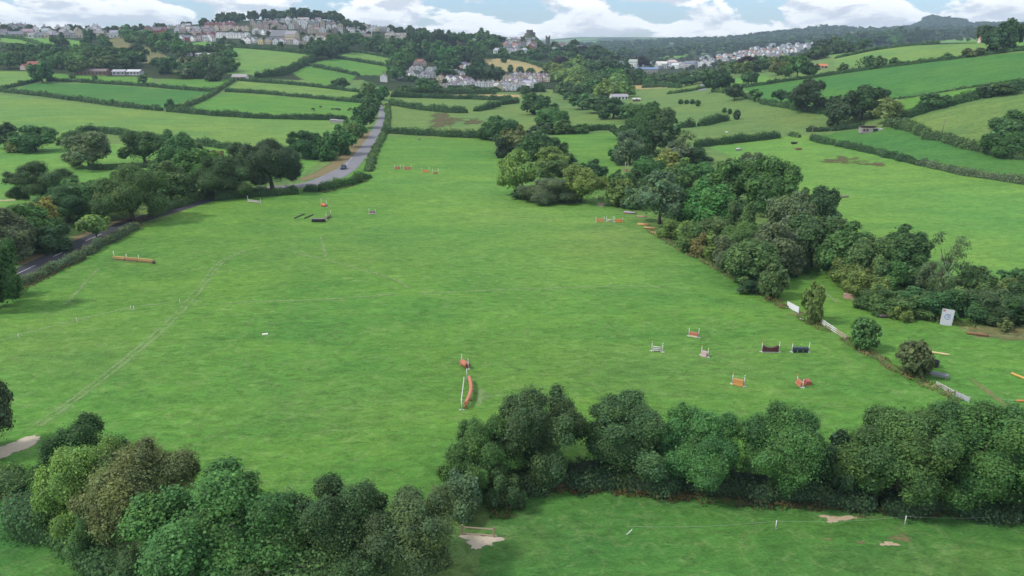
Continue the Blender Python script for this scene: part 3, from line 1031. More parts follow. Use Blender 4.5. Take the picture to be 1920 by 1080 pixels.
# ---- the wood right of the main field
cluster('at the sunny edge of the big wood', [
    ('oak2', 1160, 368, 326, 44, 'md'), ('round', 1163, 386, 340, 48, 'yl'), ('bush', 1190, 392, 352, 46, 'gy'),
    ('bush', 1195, 350, 320, 44, 'ol'), ('bush', 1272, 446, 412, 60, 'lt'), ('bush', 1300, 470, 420, 66, 'ol'), ('bush', 1310, 478, 440, 40, 'au'), ('bush', 1338, 490, 446, 48, 'yl'),
    ('bush', 1360, 505, 450, 56, 'gy'), ('round', 1408, 532, 458, 92, 'md'), ('bush', 1412, 546, 520, 56, 'dk'),
], 'trees of the big wood')
cluster('inside the big wood', [
    ('oak', 1215, 348, 300, 62, 'md'), ('bush', 1262, 330, 298, 52, 'yl'), ('oak', 1262, 372, 312, 70, 'ol'), ('tall', 1236, 420, 330, 92, 'gy'), ('oak', 1318, 352, 308, 66, 'md'),
    ('oak', 1322, 425, 346, 100, 'gr'), ('oak', 1378, 385, 302, 92, 'ol'), ('oak', 1440, 402, 306, 88, 'md'), ('oak2', 1405, 345, 292, 60, 'gy'), ('oak2', 1250, 332, 288, 46, 'au'),
    ('oak', 1365, 425, 372, 70, 'dk'), ('bush', 1388, 442, 380, 56, 'ol'), ('oak', 1478, 470, 372, 84, 'gy'), ('oak', 1528, 462, 362, 80, 'dk'), ('oak', 1508, 432, 362, 58, 'md'),
    ('oak', 1330, 462, 410, 72, 'ol'), ('oak', 1395, 492, 414, 120, 'ol'), ('oak', 1452, 510, 420, 96, 'gy'), ('oak', 1520, 500, 410, 92, 'md'), ('tall', 1540, 440, 382, 46, 'dk'),
], 'trees of the big wood')
cluster('at the lower end of the big wood', [
    ('oak', 1580, 515, 426, 104, 'md'), ('oak', 1612, 530, 448, 80, 'ol'), ('bush', 1478, 512, 466, 54, 'dk'), ('bush', 1592, 536, 490, 66, 'yl'), ('bush', 1618, 560, 512, 72, 'lt'),
    ('bush', 1642, 580, 540, 66, 'ol'), ('oak', 1690, 500, 430, 88, 'dk'), ('bush', 1662, 540, 490, 62, 'md'), ('round', 1694, 535, 500, 44, 'gr'), ('bush', 1680, 586, 545, 88, 'ol'),
    ('thin', 1764, 560, 446, 62, 'gy'), ('bush', 1742, 545, 498, 58, 'gy'), ('bush', 1728, 586, 540, 90, 'dk'), ('bush', 1802, 590, 545, 84, 'dk'), ('oak2', 1822, 560, 505, 66, 'md'),
    ('bush', 1852, 592, 540, 80, 'ol'), ('oak', 1905, 540, 502, 52, 'dk'), ('bush', 1895, 560, 520, 66, 'yl'), ('bush', 1918, 604, 552, 90, 'dk'), ('bush', 1870, 604, 570, 70, 'bl'),
    ('bush', 1930, 575, 520, 70, 'md'),
], 'trees of the big wood')
cluster('in the clump beside the pale track gate', [
    ('tall', 968, 366, 283, 66, 'lt'), ('bush', 1028, 378, 332, 108, 'gy'), ('oak2', 1090, 380, 318, 72, 'yl'), ('oak', 1102, 352, 304, 62, 'dk'), ('oak', 1036, 340, 302, 56, 'ol'), ('oak', 1034, 316, 278, 62, 'yl'),
    ('bush', 985, 372, 350, 44, 'dk'), ('oak', 1062, 310, 288, 36, 'dk'), ('bush', 1062, 376, 348, 50, 'md'),
], 'trees of the middle clump')
cluster('in the belt beyond the main field', [
    ('oak', 925, 262, 224, 56, 'dk'), ('oak', 950, 285, 226, 60, 'dk'), ('oak', 968, 292, 240, 50, 'br'), ('oak', 1005, 306, 250, 76, 'dk'), ('oak', 1020, 290, 262, 50, 'ol'), ('oak', 985, 282, 246, 46, 'gy'),
    ('bush', 948, 296, 262, 36, 'bl'), ('oak', 1040, 292, 262, 40, 'md'),
], 'trees of the belt beyond the main field')
cluster('in the slanting belt up the valley', [
    ('oak', 1005, 215, 178, 46, 'dk'), ('oak', 1022, 216, 190, 40, 'dk'), ('oak', 1035, 240, 206, 62, 'md'), ('bush', 1022, 250, 232, 46, 'dk'), ('bush', 1052, 250, 228, 44, 'ol'), ('bush', 1086, 250, 234, 30, 'md'),
    ('oak', 998, 200, 176, 34, 'ol'),
], 'trees of the slanting belt')
hedge([(1095, 247), (1115, 244), (1155, 244)], 3, 3.0, 'dk', 'dark clipped hedge beside the slanting belt up the valley', group='field hedges')
cluster('in the valley belt above the big wood', [
    ('oak', 1092, 205, 176, 44, 'md'), ('oak', 1120, 212, 182, 50, 'dk'), ('oak', 1150, 222, 188, 54, 'dk'), ('oak', 1185, 228, 196, 46, 'dk'), ('oak', 1208, 250, 198, 60, 'md'), ('oak2', 1247, 250, 206, 40, 'ol'),
    ('oak', 1192, 285, 232, 60, 'dk'), ('oak', 1225, 285, 228, 60, 'bl'), ('oak', 1180, 308, 250, 56, 'gy'), ('oak', 1250, 288, 236, 46, 'bl'), ('bush', 1160, 300, 276, 36, 'dk'), ('oak', 1262, 308, 270, 48, 'gy'),
    ('thin', 1280, 305, 252, 40, 'br'), ('oak', 1300, 305, 276, 56, 'dk'), ('bush', 1205, 306, 274, 46, 'md'), ('oak', 1170, 262, 236, 40, 'bl'),
], 'trees of the valley belt')

# ---- the tree belt along the lane, left
cluster('in the belt beside the lane', [
    ('oak', 12, 278, 234, 44, 'bl'), ('oak', 68, 284, 240, 72, 'dk'), ('bush', 36, 284, 258, 40, 'yl'), ('oak', 168, 315, 252, 82, 'gy'), ('oak2', 272, 306, 252, 72, 'dk'), ('oak', 335, 306, 250, 66, 'md'),
    ('bush', 368, 296, 264, 46, 'md'), ('oak', 88, 380, 306, 112, 'bl'), ('oak', 130, 415, 348, 120, 'dk'), ('oak', 172, 408, 340, 80, 'md'), ('oak', 250, 414, 312, 124, 'ol'), ('oak', 322, 378, 306, 86, 'ol'), ('oak', 200, 380, 336, 70, 'ol'),
    ('oak', 380, 360, 288, 86, 'md'), ('oak', 424, 368, 296, 116, 'dk'), ('oak', 512, 358, 266, 116, 'bl'), ('oak2', 462, 335, 276, 60, 'dk'), ('oak', 62, 462, 384, 96, 'gr'), ('oak2', 92, 440, 380, 46, 'au'), ('oak', 14, 490, 398, 100, 'gy'),
    ('oak2', 182, 450, 404, 46, 'yl'), ('oak', -2, 580, 456, 76, 'dk'), ('bush', 100, 470, 425, 70, 'bl'), ('bush', 20, 556, 500, 40, 'md'), ('oak', 405, 300, 282, 30, 'au'),
    ('oak', 572, 296, 250, 60, 'dk'), ('bush', 612, 300, 268, 40, 'dk'), ('bush', 600, 298, 276, 40, 'md'), ('oak', 638, 290, 240, 48, 'md'), ('oak2', 660, 276, 234, 34, 'ol'),
    ('oak', 668, 258, 222, 36, 'md'), ('oak', 682, 240, 202, 38, 'dk'), ('oak', 694, 222, 190, 34, 'dk'), ('oak', 697, 206, 178, 30, 'md'), ('oak2', 690, 186, 158, 30, 'lt'), ('oak', 718, 188, 162, 24, 'md'), ('oak', 704, 196, 172, 26, 'dk'),
], 'trees along the lane')

# ---- lone field trees
for r in [
    ('oak', 80, 155, 118, 36, 'dk', 'lone dark tree at the corner of the deep green left field'),
    ('oak', 320, 206, 188, 16, 'dk', 'small dark tree at the hedge gap below the deep green field'),
    ('oak', 640, 167, 147, 30, 'dk', 'round dark tree on the hedge left of the lane top'),
    ('oak', 115, 92, 64, 26, 'bl', 'lone tall tree in the hillside field under the estate'),
    ('oak', 1340, 172, 138, 40, 'bl', 'dark tree beside the pale lane bend on the right slope'),
    ('oak', 1358, 168, 140, 28, 'dk', 'smaller dark tree right beside the lane bend tree'),
    ('oak', 1377, 188, 160, 30, 'bl', 'dark tree below the field tree on the right slope'),
    ('oak2', 1403, 160, 138, 34, 'dk', 'dark spreading tree alone in the green strip on the right slope'),
    ('oak2', 1415, 190, 170, 22, 'md', 'small loose tree in the hedge under the big green field'),
    ('oak', 1512, 210, 156, 60, 'bl', 'large dark oak under the big green right field'),
    ('oak2', 1464, 194, 170, 28, 'dk', 'smaller oak left of the large dark oak under the big field'),
    ('oak', 1570, 236, 186, 52, 'bl', 'dark tree at the left of the group behind the stone barn'),
    ('oak', 1615, 225, 168, 70, 'dk', 'tallest tree of the group behind the stone barn'),
    ('oak2', 1645, 205, 172, 30, 'bl', 'dark open tree on top of the group behind the stone barn'),
    ('oak', 1665, 230, 188, 52, 'br', 'brownish tree at the right of the group behind the stone barn'),
    ('bush', 1690, 238, 222, 40, 'ol', 'olive bush beside the stone barn'),
    ('oak', 1748, 205, 176, 46, 'dk', 'dark tree standing in the thick slanting hedge on the right'),
    ('oak', 1848, 182, 162, 44, 'dk', 'dark bushy tree high in the thick slanting hedge'),
    ('oak', 1882, 178, 158, 40, 'dk', 'dark tree at the upper end of the thick slanting hedge'),
    ('oak', 1905, 275, 212, 90, 'ol', 'big olive tree cut by the right edge on the lower hedge'),
    ('bush', 1885, 292, 252, 80, 'md', 'mid green bushes at the foot of the big right edge tree'),
    ('oak', 1868, 100, 50, 44, 'bl', 'tallest dark tree on the crest of the right hill'),
    ('oak', 1890, 92, 40, 36, 'bl', 'dark tree just right of the crest tree on the right hill'),
    ('bush', 1776, 110, 100, 20, 'ol', 'round bush on the hill hedge left of the brown bushes'),
    ('bush', 1825, 106, 92, 36, 'br', 'brown bushes on the hill hedge left of the crest tree'),
    ('oak', 1676, 124, 110, 18, 'dk', 'small round tree alone on the hill hedge'),
    ('oak', 1630, 130, 108, 22, 'dk', 'left tree of the pair on the hill hedge'),
    ('oak', 1646, 128, 107, 24, 'ol', 'right tree of the pair on the hill hedge'),
    ('thin', 1610, 132, 112, 14, 'ol', 'thin pale tree left of the pair on the hill hedge'),
    ('bush', 1580, 136, 120, 20, 'ol', 'bushy tree low on the hill hedge'),
    ('oak', 1518, 146, 119, 24, 'dk', 'dark tree beside the red roofed farm on the right hill'),
    ('tall', 1494, 148, 104, 36, 'dk', 'tall dark tree at the lower end of the hill hedge'),
    ('round', 1276, 195, 187, 9, 'dk', 'leftmost round bush of the row of four in the right pasture'),
    ('round', 1287, 195, 188, 9, 'dk', 'second bush of the row of four in the right pasture'),
    ('round', 1298, 195, 187, 9, 'dk', 'third bush of the row of four in the right pasture'),
    ('round', 1308, 199, 189, 10, 'dk', 'rightmost round bush of the row of four in the right pasture'),
    ('round', 1358, 211, 203, 8, 'dk', 'leftmost small bush of the three on the pasture bank'),
    ('round', 1368, 214, 205, 7, 'dk', 'middle small bush of the three on the pasture bank'),
    ('round', 1381, 224, 208, 11, 'bl', 'largest bush of the three on the pasture bank'),
    ('round', 945, 117, 109, 11, 'dk', 'small bush at the left of the yellow hillside field'),
    ('round', 136, 147, 139, 10, 'dk', 'small round bush left of the long brown barn field'),
    ('round', 178, 149, 142, 9, 'md', 'small round bush below the long brown barn'),
    ('oak', 268, 157, 142, 16, 'md', 'small tree on the hedge above the deep green field'),
]:
    plant(*r)
plant('oak', 205, 134, 106, 66, 'ol', 'big dark olive tree rising behind the long brown barn')
plant('oak', 146, 140, 114, 34, 'md', 'mid green tree at the left end of the long brown barn')
plant('cone', 400, 152, 122, 24, 'bl', 'pointed dark conifer at the top of the slanting hedge')

# ------------------------------------------------------------------ hedges
HG = 'field hedges'
for pts, w_, h_, c, lab in [
    ([(-300, 140), (0, 172), (75, 180), (150, 190), (230, 201), (303, 208)], 3, 3.2, 'dk', 'long dark hedge along the foot of the deep green field'),
    ([(2, 168), (40, 160), (75, 151)], 3, 3, 'dk', 'short dark hedge at the left end of the deep green field'),
    ([(88, 152), (160, 155), (225, 159), (285, 163), (340, 168), (405, 173)], 3, 3, 'dk', 'dark hedge along the top of the deep green field'),
    ([(318, 208), (345, 203), (370, 193), (392, 182), (415, 167), (440, 151)], 3, 3, 'ol', 'brownish hedge climbing up the right side of the deep green field'),
    ([(314, 209), (400, 217), (480, 222), (560, 224), (652, 225)], 3, 3.2, 'dk', 'long dark hedge below the cattle field'),
    ([(422, 172), (480, 175), (580, 184), (679, 193)], 3, 3, 'dk', 'dark hedge along the top of the cattle field'),
    ([(440, 150), (480, 154), (580, 162), (678, 174)], 3, 3, 'dk', 'dark hedge above the pale strip over the cattle field'),
    ([(110, 273), (130, 262), (152, 252), (178, 247)], 3, 3.2, 'dk', 'bent end of the dark hedge behind the grey green tree'),
    ([(178, 247), (220, 252), (262, 258), (372, 272), (452, 282)], 3, 3, 'dk', 'dark hedge along the bottom of the pale sloping field'),
    ([(165, 318), (205, 318), (280, 314)], 2.5, 2, 'dk', 'short low hedge between the grey green tree and the loose dark one'),
    ([(435, 89), (480, 92), (585, 103)], 4, 5, 'dk', 'thick hedge along the top of the pale hillside field under the town'),
    ([(480, 146), (520, 142), (545, 134), (568, 122), (590, 112)], 5, 6, 'dk', 'tall ragged hedge down the right side of the pale hillside field'),
    ([(572, 122), (620, 131), (675, 143)], 3.5, 3.5, 'dk', 'hedge between the two lower hillside strips left of the lane top'),
    ([(627, 109), (680, 117), (732, 126)], 3.5, 3.5, 'dk', 'hedge between the middle and upper hillside strips'),
    ([(650, 97), (690, 101), (747, 112)], 3.5, 3.5, 'dk', 'hedge along the uppermost hillside strip under the trees'),
    ([(0, 70), (40, 74), (82, 87)], 4, 4, 'dk', 'dark hedge crossing the bright fields under the estate'),
    ([(82, 88), (140, 94), (165, 96)], 4, 4, 'dk', 'dark hedge below the lone tall tree on the hillside'),
    ([(48, 114), (90, 115), (126, 120)], 4, 5, 'dk', 'thick hedge behind the red roofed farm on the left'),
    ([(732, 182), (800, 184), (880, 186), (972, 190)], 4, 4, 'dk', 'dark hedge under the straw coloured strip by the village'),
    ([(732, 196), (755, 200), (775, 204), (810, 208), (840, 211), (876, 212)], 4.5, 3.8, 'dk', 'curving hedge inside the rough pasture beyond the main field'),
    ([(890, 209), (910, 206), (934, 199)], 4.5, 4, 'dk', 'short hedge piece continuing the curving pasture hedge'),
    ([(938, 197), (972, 193)], 4, 4, 'dk', 'short hedge stub beside the slanting valley belt'),
    ([(716, 249), (780, 253), (850, 257), (918, 260)], 3, 3.4, 'dk', 'long dark hedge closing the far end of the main field'),
    ([(727, 196), (728, 220), (723, 246), (711, 270), (698, 294), (692, 322)], 3.0, 1.3, 'ol', 'overgrown hedge between the lane and the main field'),
    ([(690, 332), (660, 345), (630, 352), (600, 358)], 3.2, 2.4, 'md', 'thick green hedge on the inside of the lane bend'),
    ([(598, 360), (570, 358)], 3, 1.8, 'dk', 'low hedge end under the largest lane tree'),
    ([(660, 190), (690, 176), (700, 170)], 3, 3, 'dk', 'hedge at the top of the lane under the trees'),
    ([(400, 368), (370, 376), (345, 384), (318, 392), (285, 406)], 2.4, 2.1, 'ol', 'low brown hedge bank along the field under the lane trees'),
    ([(560, 364), (500, 367), (450, 371), (402, 377)], 2.6, 2.3, 'dk', 'dark hedge between lane and field under the largest lane trees'),
    ([(262, 428), (240, 436), (215, 450), (190, 463), (160, 480)], 2.2, 1.7, 'gy', 'grey green hedge between the lower lane and the main field'),
    ([(158, 482), (120, 498), (80, 516), (42, 536)], 2.2, 1.7, 'gy', 'lower part of the hedge beside the dark lane at the left'),
    ([(1302, 276), (1340, 272), (1400, 265), (1462, 258)], 3.5, 3.2, 'dk', 'long dark hedge at the top of the big bright right field'),
    ([(1268, 240), (1304, 238)], 3.5, 3.5, 'dk', 'left of two clipped hedge pieces in the right pasture'),
    ([(1310, 237), (1340, 231), (1364, 225)], 3.5, 3.8, 'dk', 'right of two clipped hedge pieces in the right pasture'),
    ([(1250, 177), (1290, 172), (1335, 163)], 3, 2.5, 'ol', 'brownish hedge from the white farmhouse to the lane bend'),
    ([(1425, 194), (1450, 198), (1490, 206), (1545, 214)], 3, 3, 'dk', 'dark hedge under the large oak on the right'),
    ([(1335, 172), (1380, 178), (1425, 192)], 3, 2.5, 'ol', 'hedge bank below the lane bend trees'),
    ([(1375, 164), (1400, 164), (1440, 158), (1500, 149), (1560, 141), (1650, 128), (1740, 117), (1870, 101), (1960, 92)], 2.6, 2.4, 'dk', 'long straight dark hedge over the deep green right hill field'),
    ([(1565, 110), (1605, 102), (1645, 94), (1700, 87), (1762, 82)], 3, 3, 'dk', 'dark hedge along the upper edge of the pale hill field'),
    ([(1550, 104), (1600, 97), (1640, 91)], 3, 3, 'dk', 'short hedge on the crest left of the pale hill field'),
    ([(1690, 226), (1740, 208), (1790, 196), (1830, 186), (1920, 168), (2050, 148)], 4.5, 4.5, 'dk', 'thick dark slanting hedge up the right hillside'),
    ([(1660, 236), (1690, 240), (1740, 258), (1800, 275), (1860, 289), (1930, 300), (2100, 318)], 4, 3.4, 'ol', 'thick olive hedge running down right from the stone barn'),
    ([(1520, 262), (1540, 268), (1565, 272)], 3, 2.6, 'dk', 'left end of the low hedge over the bright right field'),
    ([(1568, 273), (1620, 284), (1690, 301), (1720, 308)], 3, 2.4, 'dk', 'middle of the low hedge over the bright right field'),
    ([(1722, 308), (1770, 320), (1850, 334), (1935, 347), (2100, 370)], 3.2, 2.2, 'gy', 'grey green overgrown hedge under the middle right field'),
    ([(1512, 247), (1560, 245), (1620, 238)], 2.5, 2.6, 'bl', 'black green hedge left of the stone barn'),
    ([(1478, 254), (1500, 258)], 2.5, 1.8, 'ol', 'short brown hedge stub at the gap in the right pasture'),
    ([(1880, 100), (1925, 92)], 3, 2.6, 'dk', 'hedge right of the crest tree'),
    ([(1660, 188), (1750, 176), (1850, 160), (1920, 150)], 1.2, 1.0, 'ol', 'thin low hedge line across the deep green hill field'),
    ([(740, 174), (790, 176), (930, 176)], 6, 4.5, 'dk', 'tall hedgerow in front of the village houses'),
    ([(900, 107), (950, 108), (1035, 130)], 5, 5, 'dk', 'hedge along the top of the yellow hillside field'),
    ([(1205, 165), (1240, 163), (1275, 165)], 4, 4, 'dk', 'hedge beyond the white farmhouse'),
    ([(1245, 105), (1300, 93), (1345, 87)], 10, 9, 'dk', 'dark hedge over the far bright valley field'),
]:
    hedge(pts, w_, h_, c, lab, group=HG)
# near hedge with its bracken fringe
hedge([(905, 908), (960, 905), (1060, 905), (1160, 910), (1280, 918)], 4.2, 2.0, 'bl', 'dark hedge under the tall oak along the near field', group='near hedges', lumps=.35)
hedge([(1280, 918), (1400, 930), (1520, 938), (1640, 945)], 4.2, 1.9, 'bl', 'dark hedge under the bright knobbly tree', group='near hedges', lumps=.35)
hedge([(1640, 945), (1760, 950), (1880, 955), (2000, 962)], 4.2, 1.9, 'bl', 'dark hedge under the widest tree at the right', group='near hedges', lumps=.35)
hedge([(40, 930), (-20, 905), (-120, 890)], 4, 2.5, 'ol', 'brownish hedge below the bare gateway track', group='near hedges', lumps=.35)
hedge([(40, 955), (110, 1000), (200, 1050), (300, 1100)], 4.5, 2.6, 'dk', 'dark hedge at the edge of the near left field', group='near hedges', lumps=.4)
for pts, h_, col in [
    ([(930, 975), (945, 950), (965, 928), (1000, 918)], .8, (.16, .12, .06)),
    ([(985, 917), (1050, 916), (1130, 918)], .7, (.12, .085, .042)),
    ([(1150, 922), (1240, 928), (1300, 932)], .7, (.13, .085, .042)),
    ([(1300, 934), (1430, 946), (1560, 950)], .6, (.10, .08, .038)),
    ([(1560, 950), (1700, 958), (1930, 966)], .5, (.075, .075, .03)),
    ([(832, 925), (822, 940), (815, 960)], .5, (.22, .19, .09)),
    ([(0, 925), (60, 945), (110, 970)], .8, (.10, .075, .04)),
    ([(1385, 527), (1412, 545), (1450, 566), (1475, 580)], .7, (.17, .12, .06)),
    ([(1500, 592), (1530, 612), (1560, 622)], .5, (.19, .15, .08)),
    ([(1585, 636), (1610, 655), (1650, 675), (1690, 698)], .55, (.22, .16, .09)),
    ([(1690, 698), (1730, 718), (1765, 735), (1800, 752)], .55, (.23, .17, .09)),
    ([(1215, 432), (1260, 458), (1300, 480), (1350, 508), (1390, 530)], .6, (.20, .19, .09)),
    ([(1690, 590), (1760, 604), (1830, 612)], .8, (.12, .13, .055)),
    ([(318, 394), (290, 402), (262, 416), (255, 430)], .7, (.15, .11, .055)),
    ([(160, 484), (100, 512), (45, 542), (20, 560)], .5, (.13, .10, .055)),
    ([(400, 372), (480, 368), (560, 364)], .6, (.13, .085, .05)),
    ([(690, 338), (640, 354), (600, 362)], .4, (.14, .15, .06)),
]:
    hedge(pts, 1.6, h_, None, None, name='bracken', kind='stuff', col=col, lumps=.5, dens=1.1)

# ------------------------------------------------------------------ lane, tracks, worn and bare ground
ribbon('lane', [(700, 172), (706, 182), (711, 194), (715, 206), (716, 216), (713, 228), (707, 242), (698, 260), (684, 281), (668, 300), (650, 317), (625, 331), (595, 343), (556, 350), (500, 352)], [2.6, 2.8, 3.0, 3.6, 4.0, 4.4, 4.8, 5.2, 5.8, 6.4, 7.2, 8.6, 8.0, 7.0, 6.0], M['asphalt'], .06)
ribbon('lane', [(500, 352), (420, 366), (330, 392), (262, 412), (240, 419), (200, 436), (160, 453), (100, 483), (30, 516), (-80, 566)], 6.0, M['asphalt_dark'], .06)
ribbon('lane_marking', [(660, 296), (648, 310)], .14, M['line'], .075, dashes=(8, 4))
ribbon('lane_marking', [(262, 411), (200, 435), (160, 452), (100, 482), (30, 515)], .14, M['line'], .075, dashes=(8, 6))
ribbon('verge', [(692, 245), (680, 264), (661, 288), (638, 308), (606, 325), (560, 339)], [3, 9, 12, 12, 9, 5], M['verge'], .04, soft=True)
ribbon('verge', [(262, 402), (200, 424), (150, 444), (100, 466), (30, 498)], 4.5, M['verge'], .04, soft=True)
ribbon('village_road', [(738, 151), (760, 140), (778, 124), (782, 117)], 7, M['asphalt'], .35)
ribbon('lane', [(1318, 170), (1314, 162), (1322, 156)], 6, M['asphalt'], .2)
ribbon('gateway_track', [(-60, 872), (0, 850), (30, 838), (62, 826), (82, 816)], [3.8, 3.8, 3.6, 3.6, 2.4], M['gravel'], .04, soft=True)
for off in (-1.0, 1.0):
    o_ = off * 6.5
    ribbon('wheel_track', [(40 + o_, 818), (80 + o_, 792), (150 + o_, 742), (230 + o_, 680), (300 + o_, 622), (350 + o_ * .9, 572), (383 + o_ * .8, 530), (398 + o_ * .7, 508), (420 + o_ * .6, 486), (470 + o_ * .5, 464)], 1.0, M['track'], .03, soft=True)
ribbon('worn_path', [(400, 570), (470, 566), (560, 564), (640, 560), (720, 554), (772, 548)], 1.2, M['track'], .03, soft=True)
ribbon('worn_path', [(772, 548), (770, 536), (730, 520), (660, 500), (600, 486), (540, 470)], 1.2, M['track'], .03, soft=True)
ribbon('worn_path', [(772, 552), (900, 545), (1040, 540), (1180, 536), (1280, 540)], 1.1, M['track'], .03, soft=True)
ribbon('worn_path', [(0, 640), (60, 620), (150, 600), (250, 575), (340, 565)], 1.0, M['track'], .03, soft=True)
ribbon('wheel_track', [(600, 440), (606, 462), (612, 484)], 1.1, M['track'], .03, soft=True)
ribbon('wheel_track', [(120, 575), (160, 530), (188, 500)], 1.2, M['track'], .03, soft=True)
ribbon('worn_path', [(1810, 700), (1850, 735), (1890, 762), (1940, 790)], [1.2, 1.6, 2.2, 3], M['earth_red'], .03, soft=True)
ribbon('worn_path', [(1490, 500), (1530, 535), (1580, 575)], 1.2, M['track'], .03, soft=True)
patch('bare_patch', 1570, 972, 78, 14, M['earth'], .03, 1)
patch('bare_patch', 1618, 969, 40, 8, M['earth_red'], .04, 2)
patch('bare_patch', 1667, 1020, 42, 9, M['earth'], .03, 3)
patch('bare_patch', 1690, 1008, 50, 20, M['earth_red'], .035, 4)
patch('bare_patch', 1615, 1017, 26, 7, M['earth_red'], .03, 5)
patch('bare_patch', 1552, 1012, 22, 7, M['earth_red'], .03, 6)
patch('gateway_earth', 902, 1013, 74, 26, M['gravel'], .03, 7)
patch('worn_patch', 835, 225, 76, 26, M['marsh'], .15, 8)
patch('worn_patch', 890, 228, 44, 12, M['marsh'], .15, 9)
patch('rough_grass', 1585, 302, 96, 16, M['marsh'], .1, 10)
patch('rough_grass', 1640, 308, 50, 8, M['marsh'], .1, 11)
patch('worn_patch', 1127, 384, 16, 10, M['earth'], .05, 12)
patch('worn_patch', 1905, 770, 60, 24, M['earth_red'], .03, 13)
patch('worn_patch', 905, 742, 40, 36, M['track'], .03, 14)
patch('worn_patch', 1500, 588, 60, 8, M['earth_red'], .03, 15)
# ------------------------------------------------------------------ woods farther off
GW = 'trees of the wooded slopes'
fill('in the wood left of the red roofed farm', [(0, 108), (50, 102), (135, 112), (128, 132), (0, 134)], 13, (24, 36), (.7, .95), ['dk', 'md', 'dk', 'gy'], ['oak', 'oak', 'bush'], GW, 1)
fill('behind the long brown barn', [(130, 118), (200, 106), (262, 118), (262, 128), (140, 134)], 12, (26, 40), (.7, .95), ['dk', 'md', 'ol', 'bl'], ['oak', 'oak', 'bush'], GW, 2)
fill('on the slope right of the long brown barn', [(275, 140), (300, 124), (400, 124), (436, 130), (430, 149), (310, 147)], 13, (24, 34), (.6, .9), ['dk', 'md', 'gy', 'gy'], ['oak', 'bush', 'oak2'], GW, 3)
fill('under the estate on the left hill', [(160, 76), (192, 76), (205, 98), (165, 98)], 5, (16, 22), (.8, 1.0), ['dk', 'md'], ['oak'], GW, 4)
fill('on the bank under the brick school', [(235, 70), (330, 84), (330, 98), (275, 92), (240, 88)], 12, (18, 28), (.8, 1.0), ['dk', 'md', 'gr'], ['oak', 'bush'], GW, 5)
cluster('in the clump on the pale hillside field', [('oak', 390, 102, 84, 26, 'dk'), ('oak', 420, 104, 84, 30, 'dk'), ('oak', 430, 112, 92, 26, 'md'), ('oak', 408, 120, 100, 26, 'gy'), ('oak', 362, 104, 82, 26, 'br'), ('oak', 340, 106, 80, 28, 'md'), ('oak', 425, 130, 112, 26, 'gy')], GW)
fill('at the top of the hillside strips', [(588, 100), (640, 88), (660, 92), (640, 108), (592, 116)], 8, (24, 34), (.8, 1.0), ['dk', 'bl', 'dk'], ['oak'], GW, 6)
fill('on the bank under the white mansions', [(665, 84), (760, 90), (790, 108), (745, 112), (700, 98)], 14, (20, 30), (.8, 1.0), ['dk', 'md', 'dk'], ['oak', 'oak', 'tall'], GW, 7)
fill('above the village houses', [(790, 100), (905, 104), (900, 122), (800, 118)], 14, (20, 30), (.8, 1.0), ['dk', 'dk', 'gr', 'bl'], ['oak', 'oak', 'bush'], GW, 8)
fill('beside the village street', [(735, 128), (760, 116), (768, 120), (745, 150), (732, 148)], 8, (20, 28), (.9, 1.1), ['dk', 'md'], ['oak', 'tall'], GW, 9)
cluster('among the white mansions on the ridge', [('oak', 778, 94, 62, 32, 'bl'), ('oak', 798, 82, 56, 28, 'dk'), ('oak', 825, 88, 58, 34, 'bl'), ('oak', 846, 86, 60, 26, 'dk'), ('oak', 872, 84, 62, 26, 'dk'), ('oak', 905, 82, 56, 26, 'md'), ('oak', 928, 84, 66, 34, 'dk'), ('oak', 925, 92, 72, 30, 'dk')], GW)
cluster('between the village houses', [('oak', 838, 150, 124, 34, 'dk'), ('oak', 846, 134, 108, 36, 'dk'), ('oak', 893, 155, 120, 34, 'bl'), ('oak', 928, 154, 124, 30, 'bl'), ('oak', 800, 177, 148, 36, 'dk'), ('bush', 772, 152, 142, 18, 'md'), ('round', 957, 135, 123, 10, 'dk'), ('round', 975, 140, 127, 15, 'dk'), ('round', 995, 141, 129, 15, 'dk'), ('round', 1017, 143, 134, 13, 'dk'), ('oak', 820, 128, 116, 20, 'md'), ('bush', 1010, 172, 158, 26, 'dk'), ('bush', 985, 176, 162, 26, 'dk')], GW)
fill('in the tall hedgerow before the village', [(726, 172), (930, 170), (940, 176), (730, 178)], 13, (16, 24), (.45, .6), ['dk', 'md', 'ol'], ['oak', 'bush'], GW, 10)
fill('on the wooded hill below the castle', [(1035, 108), (1060, 98), (1130, 90), (1180, 104), (1210, 130), (1130, 134), (1045, 130)], 20, (24, 34), (.5, .7), ['dk', 'bl', 'dk', 'dk', 'cp'], ['oak', 'oak', 'tall'], GW, 11)
fill('on the slope between castle and yellow field', [(930, 100), (1030, 98), (1040, 122), (990, 114), (935, 108)], 12, (14, 22), (.5, .7), ['dk', 'bl', 'md'], ['oak'], GW, 12)
fill('in the valley wood beyond the slanting belt', [(1036, 140), (1100, 138), (1165, 150), (1185, 165), (1165, 188), (1080, 194), (1040, 184)], 20, (34, 46), (.7, .95), ['dk', 'md', 'dk', 'lt', 'ol'], ['oak', 'oak', 'oak2'], GW, 13)
fill('in the valley wood behind the white farmhouse', [(1185, 150), (1335, 144), (1340, 158), (1200, 166)], 18, (20, 30), (.55, .75), ['dk', 'md', 'gy', 'dk'], ['oak', 'bush'], GW, 14)
fill('in the woods right of the lane bend', [(1345, 136), (1440, 126), (1490, 128), (1488, 144), (1420, 144), (1350, 152)], 16, (22, 32), (.7, .95), ['dk', 'md', 'br', 'bl'], ['oak', 'oak', 'tall'], GW, 15)
plant('oak', 1402, 138, 108, 36, 'cp', 'dark copper coloured tree in the woods right of the lane bend', GW)
